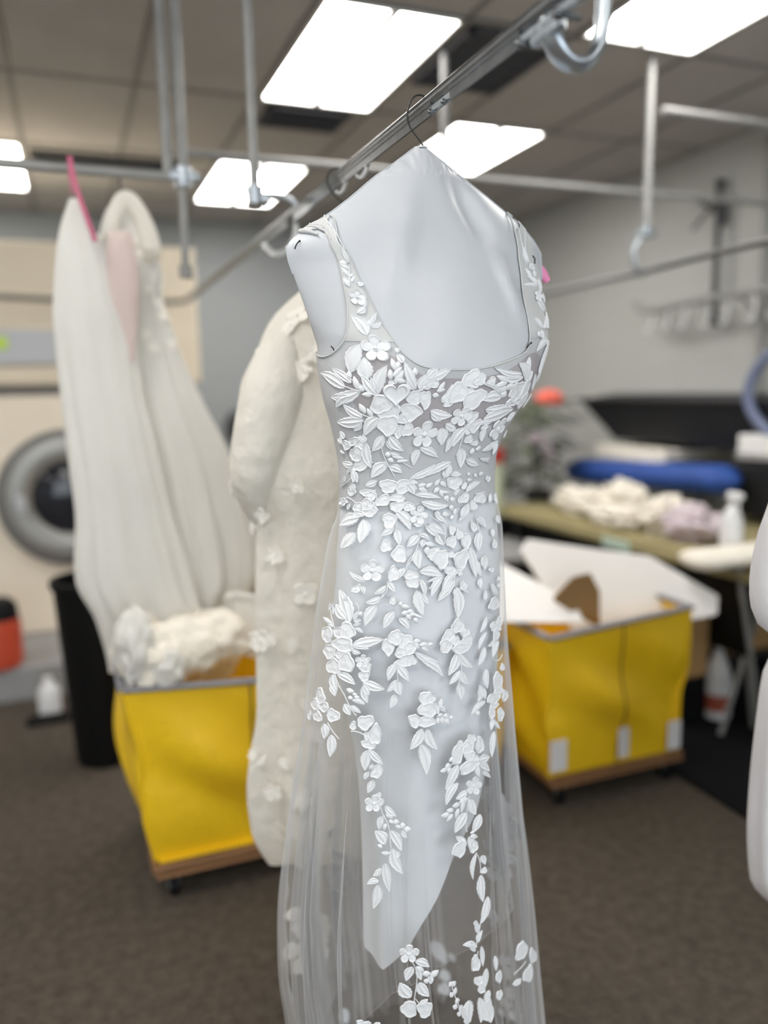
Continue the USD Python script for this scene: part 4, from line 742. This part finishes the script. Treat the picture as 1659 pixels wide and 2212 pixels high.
MOTIFS = """bS -939 19060 -755 18796 -715 18568 -707 18340
bS -1384 19336 -919 19060 -731 18784 -695 18556
bB -711 18316 -771 18340 91
bB -731 18064 -767 18256 85
bB -715 18208 -771 18340 86
bL -699 18316 -719 18640 77
bL -695 18316 -683 18508 75
bB -727 18052 -691 18124 49
bB -763 17872 -779 18052 93
bB -731 17956 -687 18076 55
bS -763 17872 -727 18076 -699 18280
bP -663 17920 64 51 0
bF -731 17656 153 166 0 5
bB -715 17464 -663 17680 84
bL -691 17488 -795 17380 111
bL -775 16984 -843 17356 241
bB -723 17140 -707 17248 53
bL -715 17140 -619 17392 77
bL -715 17116 -611 17212 88
bS -747 17020 -715 17140 -667 17236
bS 1191 19348 867 18940 855 18436
bS 1568 19348 939 18904 883 18472
bL 883 18472 839 18760 121
bP 943 18400 92 70 0
bB 919 18196 827 18352 91
bB 983 18208 1011 18352 113
bB 1055 18088 851 18196 102
bB 1047 18052 783 18004 76
bB 1139 17920 1095 18196 134
bF 991 17812 173 131 0 5
bL 1211 17560 983 17764 185
bB 1268 17716 1211 17920 94
bL 1288 17272 1179 17524 125
bL 955 17164 803 17356 101
bL 971 17152 1332 17500 124
bP 879 17032 120 74 0
bL 1111 16948 843 16696 162
bL 1248 16732 1111 16948 125
bP 1143 17284 103 124 0
bF -723 16732 274 268 30 5
bL -987 16324 -855 16840 271
bB -1015 16192 -995 16360 93
bL -843 16180 -839 16588 276
bL -743 15904 -875 16264 172
bL -771 15940 -791 16228 108
bL -743 15916 -651 16432 203
bL -1079 16048 -1472 16336 216
bL -987 16132 -1236 16408 138
bL -899 15976 -1408 15880 204
bL -1047 15892 -1280 15688 167
bB -931 16012 -955 16252 99
bB -867 15976 -923 16084 96
bB -791 15904 -895 15916 85
bB -579 16348 -603 16552 90
bB -579 16348 -531 16516 85
bB -591 16228 -523 16396 84
bB -619 16180 -619 16360 86
bB -579 16108 -511 16336 104
bB -579 16168 -487 16132 84
bP -607 16120 63 43 0
bH -563 15916 241
bS -743 15904 -835 16012 -951 16156 -1087 16264
bS -899 15976 -1075 16072 -1248 16204 -1452 16324
bL -415 15988 -475 16252 137
bL -398 16000 -499 16504 151
bB -407 16240 -415 16384 88
bL -354 15964 -302 16264 181
bL -338 16012 -238 16132 129
bP -707 15724 188 162 50
bP -627 15556 195 198 30
bP -423 15568 183 163 0
bP -495 15448 82 84 0
bP -402 15832 128 133 0
bP -298 15796 101 163 20
bL -919 15496 -1139 15736 156
bB -883 15568 -935 15748 100
bB -807 15496 -851 15664 83
bL -907 15436 -1364 15412 195
bS -715 15472 -807 15484 -915 15544 -1035 15652
bB -535 16660 -563 16732 86
bL -507 16468 -555 16636 128
bL -298 16156 -110 16360 171
bL -306 16168 -218 16360 145
bP -254 16084 125 73 0
bB -190 15940 -146 16120 88
bB -210 15952 -134 15976 77
bB -242 15880 -182 15868 84
bB -146 15748 -110 15916 87
bL -142 15736 -78 16084 104
bP -14 15904 178 184 0
bP 98 16156 194 165 0
bP 162 16144 133 105 50
bP 158 15784 224 174 40
bP 98 15916 107 68 0
bP 278 16108 84 90 0
bL 186 16084 443 15844 80
bL 451 15820 242 15772 210
bB 459 16108 318 16216 94
bB 447 16072 326 16024 108
bB 487 15964 354 15964 113
bB 463 15808 479 15928 146
bB 455 16012 587 16000 108
bL 419 16168 655 16192 186
bL 607 16252 278 16372 108
bL 791 16072 547 16456 205
bL 719 16276 679 16576 183
bP 651 15916 206 186 0
bP 799 15952 139 186 0
bP 667 15736 161 115 0
bL 330 15580 607 15664 158
bL 358 15400 775 15580 250
bP -86 15736 95 81 0
bL -238 15592 -14 15496 168
bF 82 15472 213 201 0 5
bP 206 15460 127 100 0
bL -226 15532 -110 15400 107
bP 1203 15712 72 130 0
bL 771 16072 815 16312 162
bL 1220 16096 1187 16552 216
bL 1031 16288 1252 16924 309
bL 1083 15940 951 16252 142
bP 891 15736 164 140 30
bL 779 15352 887 15508 186
bL 394 15328 519 15400 136
bL -943 15412 -1059 15244 119
bL -735 15484 -935 15148 211
bL -907 15040 -939 15172 91
bL -907 15028 -999 15148 108
bP -639 15340 180 180 0
bP -527 15232 98 126 20
bP -435 15256 108 127 -20
bP -487 15436 78 66 0
bL -683 15148 -839 14860 178
bL -623 15136 -455 14860 165
bS -683 15148 -703 14884 -667 14704 -623 14560 -551 14368
bL -651 15052 -583 14884 85
bB -639 14740 -639 14848 87
bB -619 14644 -583 14728 100
bL -611 14836 -499 14776 76
bB -583 14752 -451 14716 61
bB -531 14656 -398 14668 60
bS -615 14836 -547 14728 -447 14620 -354 14524
bL -623 14560 -467 14440 138
bL -655 14620 -867 14356 208
bL -683 14668 -707 14452 143
bS -939 15172 -907 15028 -927 14884 -823 14632
bL -911 15016 -851 14536 180
bP -1007 14980 88 121 30
bP -1091 15040 134 67 50
bP -1071 14800 117 151 -50
bP -1027 14584 156 108 50
bP -1224 14968 90 92 0
bL -1248 15088 -1296 15232 117
bL -1412 15076 -1296 14980 101
bB -1340 14848 -1372 14788 101
bL -1143 14584 -1372 14632 126
bL -1155 14560 -1276 14428 105
bS -1155 14560 -1163 14380 -1240 14284 -1492 14128
bL -1159 14500 -1143 14248 125
bL -1127 14464 -1075 14248 122
bL -1324 14344 -1440 14236 98
bL -1143 14224 -1195 14080 124
bP -1195 14068 88 78 0
sF -1371 13860 117 94 0 5
sL -1227 13836 -1251 13716 76
bP -923 14056 134 72 0
bP -855 13996 82 90 0
sP -915 13836 119 113 20
sP -1079 13764 88 114 -40
sP -891 13704 152 96 20
sP -1055 13644 113 66 0
bS -1308 13948 -1123 13852 -1059 13720
bL -939 14200 -771 14308 119
bP -631 14188 158 126 0
bP -443 14176 181 126 50
bP -523 13960 136 78 0
bP -703 13912 148 96 50
sP -526 13800 144 90 30
sP -394 13788 110 84 0
bS -803 14128 -787 13996 -727 13864 -619 13852
bF -250 15148 258 251 20 5
bL -90 15268 -38 14944 213
bL -58 15340 82 15220 125
bL -26 15268 70 15196 62
bL 42 15100 18 14800 113
bL 178 15268 86 14908 218
bS 162 15316 194 15112 186 14860 166 14716
bL -278 14908 -50 14716 141
bL -282 14884 -338 14572 148
bL 210 14872 246 14476 195
bL 314 14632 547 14512 139
bL 106 14608 -190 14368 141
bL 98 14584 62 14308 126
bL -358 14332 -86 14584 130
bS -386 14284 -258 14440 -86 14572
bB -370 14260 -274 14224 85
bB -274 14176 -178 14200 75
bB -178 14140 -106 14224 76
bB -354 14176 -282 14104 82
bB -266 14128 -166 14068 86
bL -398 14212 -318 14020 137
bB -74 14164 -10 14284 77
bB -6 14236 66 14128 81
bB -22 14116 -94 14032 80
bB -6 14080 26 13936 84
bB 18 14032 114 14008 60
bB 54 13960 82 13840 91
bB 142 13924 154 13816 88
bL -318 14020 -2 13924 109
sL -250 13872 62 13776 148
bP 178 14188 157 120 0
bP 190 14368 104 54 0
bL 26 14452 38 14296 74
bL 170 13948 258 14068 82
bL 278 14056 338 14200 109
bL 330 13996 603 14176 113
bB 354 14356 415 14320 68
bB 459 14320 539 14272 71
bB 547 14308 651 14332 73
bB 358 14224 439 14224 61
bL 863 14944 567 14776 127
bL 871 14896 823 14680 147
bL 543 14632 807 14620 70
bL 543 14620 775 14500 60
bP 286 15280 123 125 0
bP 238 15232 104 102 0
bL 318 15304 495 15352 98
bL 378 15232 487 15268 107
bF 695 15196 227 227 0 5
bL 439 15244 479 14968 143
bP 278 15028 92 77 0
bP 386 14944 89 45 0
bB 394 14728 378 14848 107
bB 427 14812 511 14860 76
bL 1187 14980 1183 15136 68
sL 250 13512 346 13788 94
sL 218 13512 294 13752 67
sP 418 13716 81 97 0
bP 575 13828 164 98 0
bP 298 13876 135 85 50
bL 479 13936 699 13960 63
sB 94 13776 126 13668 86
sB 46 13632 -14 13596 86
sB 138 13584 162 13692 66
sL -94 13680 -46 13560 90
sL 723 13728 791 13896 83
bP 1019 13744 66 93 0
bP 763 14200 74 60 0
sL -1043 13572 -1403 13392 229
sL -975 13548 -927 13116 219
sL -1039 13296 -1211 12984 228
sP -623 13536 118 145 30
sL -551 13728 -378 13356 180
sS -546 13728 -542 13560 -526 13380
sL -551 13404 -691 13260 137
sL -534 13380 -466 13080 141
sP -611 13056 97 108 30
sP -458 12900 128 156 30
sS -326 12852 -374 12672 -354 12552
sF -735 12600 232 229 30 5
sL -767 12420 -1051 12576 90
sP -903 12252 92 73 50
sL -839 12312 -795 12168 83
sP -506 12540 97 138 0
sL -386 12648 -450 12456 119
sL -567 12324 -695 12180 101
sS -563 12408 -555 12324 -603 12108
sL -551 12408 -474 12204 112
sF -290 13620 192 180 0 5
sP -286 13452 97 42 0
sS -174 13608 -74 13500 -2 13380 26 13224 22 13044
sL -166 13464 18 13224 120
sL -102 13668 30 13452 103
sL -106 13380 -2 13260 70
sL -82 13260 14 13020 115
sL -206 13416 -62 13188 111
sL -274 13248 -378 13044 157
sS -270 13356 -262 13104 -290 12924 -366 12696
sL -270 13272 -150 13152 92
sL -202 13164 -226 13020 123
sB -186 13092 -86 13032 85
sB -166 13020 -170 12876 98
sL -258 12984 -242 12624 179
sP -118 12852 76 96 0
sP -18 12768 145 180 40
sP -98 12948 113 42 20
sL -238 12564 -2 12444 172
sL -2 12444 -114 12084 145
sL -2 12444 -162 12360 64
sL 6 12420 -146 12228 76
sP 218 12720 150 180 -50
sP 94 12528 175 84 -40
sP 210 12576 80 90 0
sP 94 12828 82 60 0
sP 102 13068 106 108 0
sP 278 13056 107 156 10
sP 190 13200 80 96 0
sL 330 12924 402 12324 175
sL 434 12624 474 12324 122
sL 434 13488 579 13248 136
sS 446 13524 470 13272 555 13008
sL 466 13188 446 12816 190
sP 530 12576 82 120 0
sL 158 12528 2 12084 133
sL 134 12336 26 12132 119
sS 158 12528 138 12444 130 12336
sB 178 12420 254 12456 87
sP 238 12204 80 84 0
sL 222 12192 306 12036 65
sL 166 12192 150 11988 146
sL -226 12432 -174 12096 104
sP -322 12504 132 78 0
sP -302 12384 122 126 0
sL 462 12288 458 12084 109
sL 639 12120 771 11856 111
sL 779 12000 867 12012 70
sL 807 12204 839 12096 84
sP 647 12396 69 48 0
sL 727 13188 727 13032 124
sP 751 12876 69 84 0
sP 895 13344 70 79 0
sP 106 13296 66 96 0
sB 2 13596 78 13596 72
sB 106 13488 106 13584 86
sL 190 13452 326 13764 80
sL 302 13728 306 13560 67
sP 386 13308 67 102 30
sL -943 11604 -1147 12204 259
sL -991 11676 -1163 11928 178
sL -1055 12012 -1011 12120 82
sS -1143 11472 -1203 11664 -1267 11916
sB -1163 11484 -1275 11544 77
sB -1179 11532 -1387 11616 91
sL -1263 11784 -1199 11928 70
sL -1175 11724 -1199 11868 56
sP -1251 11316 129 151 10
sP -1071 11400 125 102 40
sP -959 11448 138 163 20
sP -1007 11172 210 138 0
sP -1191 10992 142 139 30
sP -1031 10980 100 72 50
sP -947 10836 155 180 0
sP -1115 10716 156 139 40
sL -883 11184 -587 11316 187
sL -883 11172 -711 11136 97
sL -887 11100 -791 11040 91
sL -883 11520 -775 11436 66
sL -891 11568 -799 11616 63
sB -839 11748 -807 11832 78
sL -883 11664 -839 11856 78
sS -839 11844 -851 11928 -891 12000
sP -851 11664 65 36 0
sF -759 10896 146 138 30 5
sP -731 10776 110 90 0
sP -739 10608 100 102 20
sL -747 10500 -546 10356 163
sL -739 10452 -679 10248 119
sL -1047 10596 -831 10440 152
sL -1115 10560 -1039 10260 167
sS -1079 10584 -1019 10392 -935 10212
sB -923 10320 -835 10296 73
sS -583 12276 -607 12120 -655 11964
sL -615 12108 -775 12012 116
sL -655 11964 -759 11568 191
sP -490 12036 60 72 0
sB -410 11940 -414 12024 69
sB -410 11940 -322 11904 72
sB -394 11796 -330 11820 76
sB -350 11772 -306 11676 79
sL -470 11832 -567 11532 160
sL -422 11712 -322 11496 126
sP -450 11340 125 138 0
sP -514 11172 112 162 0
sP -350 11220 137 186 20
sP -394 11052 109 90 30
sP -358 10872 163 102 20
sL -434 10848 -506 10524 149
sL -422 10824 -314 10500 149
sL -422 10524 -514 10308 123
sL -414 10500 -386 10236 159
sS -430 10860 -422 10692 -414 10500
sL -262 12216 -190 11736 183
sL -202 12144 -138 11952 99
sB -282 11772 -182 11676 50
sB -342 11832 -282 11820 72
sB -318 11760 -254 11772 61
sB -278 11700 -234 11604 74
sL 106 12180 -42 11976 144
sL 162 12156 166 11604 218
sP 166 11436 134 132 0
sP 70 11280 133 108 60
sP 246 11304 105 96 -60
sP 34 11088 119 132 20
sP 134 11160 119 84 0
sP 266 11100 120 120 0
sP 198 10992 193 96 0
sL 158 10908 62 10512 189
sL 166 10896 318 10572 152
sS 166 10908 190 10704 190 10524 158 10296
sL 182 10560 66 10332 117
sL 190 10536 258 10260 147
sL 158 10296 174 9984 161
sB -270 11268 -206 11232 74
sB -262 11208 -222 11100 61
sB -218 11172 -146 11196 74
sB -142 11148 -90 11184 69
sB -198 11124 -134 11040 69
sS -322 11328 -270 11244 -206 11172 -134 11160
sL -262 11040 -38 10812 119
sL -202 10896 -2 10512 149
sP -306 11124 106 120 0
sP -290 10884 95 90 0
sL 542 11484 442 11220 89
sL 522 11184 406 10896 89
sL 502 10884 398 10572 134
sP 687 11688 169 121 0
sP 767 11292 92 97 0
sP 663 11244 109 96 0
sP 695 11052 109 109 0
sP 759 11160 61 54 0
sL 679 10944 546 10884 90
sL 731 10908 611 10632 152
sS 599 10620 679 10524 795 10596
sL 506 10440 498 10044 150
sL 394 10176 454 9852 90
sL 418 9888 382 10104 90
sP 675 10104 153 170 30
sP 671 9900 141 79 0
sP 587 9792 200 109 0
sP 787 9720 111 115 0
sP 775 10332 77 72 0
sL 522 11832 530 12036 89
sL 775 11856 647 12000 91
sP -1283 10068 124 158 0
sP -1367 9876 136 110 0
sP -1203 9888 110 91 30
sP -1063 9768 136 120 0
sP -1295 9672 125 103 0
sP -1499 9576 69 85 0
sS -1127 9612 -1055 9468 -963 9336
sL -1167 9576 -1139 9288 161
sL -1067 9384 -1055 8952 187
sS -1023 10356 -907 10116 -851 9960 -791 9840
sB -907 10296 -839 10296 72
sB -851 10236 -803 10248 60
sB -827 10188 -775 10200 60
sL -839 10140 -719 10068 87
sB -871 10128 -875 10212 86
sL -1131 10332 -1051 10164 133
sL -855 10020 -755 9900 85
sL -935 10032 -855 9840 135
sP -703 9708 153 132 60
sP -607 9468 108 192 0
sP -655 9288 145 96 0
sP -679 9444 63 72 0
sS -835 9528 -775 9528 -707 9468
sP -819 9636 58 84 0
sL -671 9168 -679 8772 175
sL -663 9180 -522 8892 128
sP -575 8748 99 150 -40
sL -647 8808 -607 8892 79
sL -679 8604 -643 8748 93
sL -603 8568 -643 8328 138
sL -739 10428 -691 10092 129
sL -442 10248 -482 9996 132
sP -158 10104 120 162 30
sP -114 10116 90 84 0
sP -146 9900 180 132 -30
sP -74 9900 78 102 30
sP -262 9708 101 132 30
sP -154 9672 164 102 0
sL -10 10080 -34 9852 79
sL -34 9912 18 9816 87
sB -54 9768 2 9756 61
sB -50 9720 -50 9576 79
sB -14 9720 -2 9552 79
sB 14 9672 58 9528 89
sB 2 9708 54 9732 79
sB 58 9672 102 9648 71
sS -70 9756 -6 9720 58 9684
sL -190 9540 -294 9156 187
sL -154 9528 -62 9096 165
sL -202 9240 -154 8640 206
sP 234 8988 164 138 50
sP 274 9132 97 90 0
sP 362 8952 97 168 0
sP 142 8916 115 222 -20
sP 254 8796 116 90 0
sP 238 8580 197 120 20
sP 318 8640 97 108 0
sB 98 8844 54 8784 88
sB 98 8832 102 8688 80
sB 62 8724 14 8688 95
sB 66 8664 42 8544 88
sB 30 8640 -34 8640 87
sS 126 8892 70 8700 18 8640
sL 138 8676 18 8244 192
sL 130 8316 18 7944 176
sL 218 8088 114 7992 145
sF 282 8160 203 186 0 5
sL 346 8652 486 8628 163
sL 354 8568 478 8316 137
sL 334 8556 338 8316 114
sL 374 8376 482 8184 87
sL 563 9108 514 8592 149
sL 470 10020 366 9852 113
sL 422 10116 454 9840 97
sL 462 9804 282 9624 113
sB 358 9660 358 9540 89
sB 382 9720 334 9732 86
sP 679 9384 100 139 0
sP 583 9660 119 90 0
sL 559 9372 514 9168 115
sL 571 9336 651 9096 83
sP 542 9504 82 121 0
sF -583 8124 183 186 20 5
sP -546 8268 48 54 0
sS -526 8076 -494 7872 -454 7692 -434 7476 -418 7200
sL -486 8064 -390 7860 111
sB -478 7896 -418 7812 81
sB -446 7776 -406 7704 71
sB -410 7740 -362 7740 94
sB -394 7656 -342 7608 64
sB -354 7644 -310 7656 109
sB -318 7572 -266 7572 108
sL -342 7560 -298 7404 91
sL -506 7872 -526 7596 122
sB -474 7716 -486 7572 68
sL -470 7308 -563 7560 197
sL -430 7572 -338 7164 160
sB -494 7236 -534 7296 65
sL -414 7200 -326 6696 190
sP -366 7092 44 54 0
sL -498 7140 -418 7128 58
sL -470 6912 -426 6348 157
sL -494 6804 -563 6672 106
sL -514 6564 -607 6516 112
sL -522 6480 -555 6000 175
kS 3606 5544 3490 5028 3422 4968
kL 3586 5196 3358 4416 107
kL 3566 4812 3298 4020 140
kL 3470 4476 3402 3876 172
kL 3498 3924 3394 3576 93
kL 3586 4704 3578 4200 109
kL 3570 4104 3554 3324 148
kL 3578 5784 3566 5460 153
sS 238 7980 218 7728 206 7524 210 7248
sB 226 7920 142 7896 104
sB 190 7920 162 7680 89
sB 150 7848 82 7860 98
sB 138 7776 110 7596 88
sB 90 7764 26 7824 86
sB 54 7704 -22 7740 97
sB 86 7692 26 7596 88
sL 246 7908 290 7560 179
sL 210 7644 98 7308 210
sL 338 7524 262 7212 196
sB 274 7224 234 7200 52
sL 194 7080 106 7224 109
sL 174 6924 190 7128 97
sP 134 6936 141 156 0
sL 230 7140 238 6816 147
sP 262 6912 98 126 0
sB 234 7140 302 7080 98
sS 282 6768 310 6576 310 6312
sL 282 6756 242 6228 98
sL 322 6660 358 6444 132
sP 346 6324 74 61 0
sL 314 6264 310 5688 181
sL 362 5748 286 5256 165
sL 246 5340 246 5208 82
kF 1961 6312 361 338 0 5
kP 1821 6192 241 187 0
kP 1909 5844 301 187 0
kL 1737 6000 1597 5556 403
kL 1997 5952 1969 5124 314
kP 1841 5628 214 205 0
kP 2001 4968 262 259 0
kP 1865 5220 231 211 0
kP 1897 4824 257 193 0
kP 2009 4548 226 175 0
kP 1901 4416 181 168 0
kL 1793 4932 1749 4668 193
kL 2097 4272 2033 3936 259
sF -286 5064 196 204 20 5
sS -270 4896 -238 4596 -250 4308 -270 4008
sS -258 4092 -246 4032 -234 3984
sL -242 4896 -150 4752 155
sB -242 4752 -186 4656 106
sL -230 4728 -210 4488 116
sB -198 4608 -142 4596 108
sB -142 4524 -86 4620 116
sL -154 4548 -146 4380 117
sB -182 4500 -170 4392 85
sL -262 4764 -318 4488 166
sL -290 4140 -366 4452 235
sL -230 4428 -166 4128 194
sP -310 3876 144 168 0
sP -202 3852 139 168 0
sL -234 3984 -174 4068 102
sL 366 5736 294 5400 151
sS 294 5400 250 4980 230 4788
sL 250 5064 242 5340 104
sL 246 4860 290 5088 108
sL 238 4776 122 4908 122
sL 218 4692 190 4920 104
sL 274 4752 270 4308 98
sP 218 4416 97 168 0
sS 242 4668 234 4608 230 4536
sP 230 4020 98 91 0
sL 298 4236 266 3804 128
sP 246 3840 76 108 0
sL 142 3660 134 3180 261
sL 226 3648 218 3084 171
sL 302 3744 266 3480 131
sP 282 3288 132 253 0
sP 406 3900 88 121 0
sP 390 3516 89 91 0
sL 386 4404 382 4068 110
sB 6 4188 -14 4284 88
sB 6 4188 42 4224 107
sB 22 3960 38 4104 96
sB 6 3948 -14 4056 86
sB 18 3816 62 3792 107
sB 38 3660 -2 3744 92
sB 54 3660 86 3504 106
sB 66 3468 26 3552 91
sS 6 4188 30 3864 70 3528 98 3312
sL 98 3360 118 3156 108
sP 691 4092 182 187 0
sP 855 3720 116 201 50
sP 751 3456 172 171 20
sS 727 3792 655 3732 583 3684
sS 663 3480 627 3492 587 3516
sP 615 3456 113 61 0
kS 1977 1392 1969 840 2001 228
kL 1973 1536 1981 1968 207
kL 1937 1752 1869 2076 200
kL 1973 972 1865 756 420
kL 1997 660 1989 300 327
kL 1993 156 1841 312 256
kL 2041 48 2097 120 308
kL 2029 0 2089 0 154
kP 1925 1464 150 175 0
kL 2686 1704 2585 972 327
kL 2626 780 2565 456 273
kL 2541 1344 2509 1128 199
kP 2618 192 149 181 0
kP 2069 2940 172 114 0
kL 2093 2604 2025 2892 123
sP -675 3624 66 72 0
sP -635 3576 82 48 0
sP -563 3516 79 54 0
kL 3570 564 3534 72 245"""
NAMES = {'L': 'lace_leaf', 'B': 'lace_bud', 'P': 'lace_petal', 'F': 'lace_flower', 'H': 'lace_heart', 'S': 'lace_stem'}
for k, ln in enumerate(MOTIFS.split('\n')):
    w = ln.split(); S = torso if w[0][0] == 'b' else skirt; kind = w[0][1]; v = list(map(int, w[1:]))
    base = (.0062 if S is torso else .0070)+.0006*(k % 3)
    mm = {'L': lambda: leaf(S, v, False, base, k), 'B': lambda: leaf(S, v, True, base, k), 'P': lambda: petal(S, v, base, k), 'F': lambda: flower(S, v, base+.0008, k),
          'H': lambda: heart(S, v, base+.001), 'S': lambda: stem(S, v, base)}[kind]()
    obj(NAMES[kind], mm, m_open if (kind == 'L' and k % 5 == 0) else m_lace, dress, smooth=50)
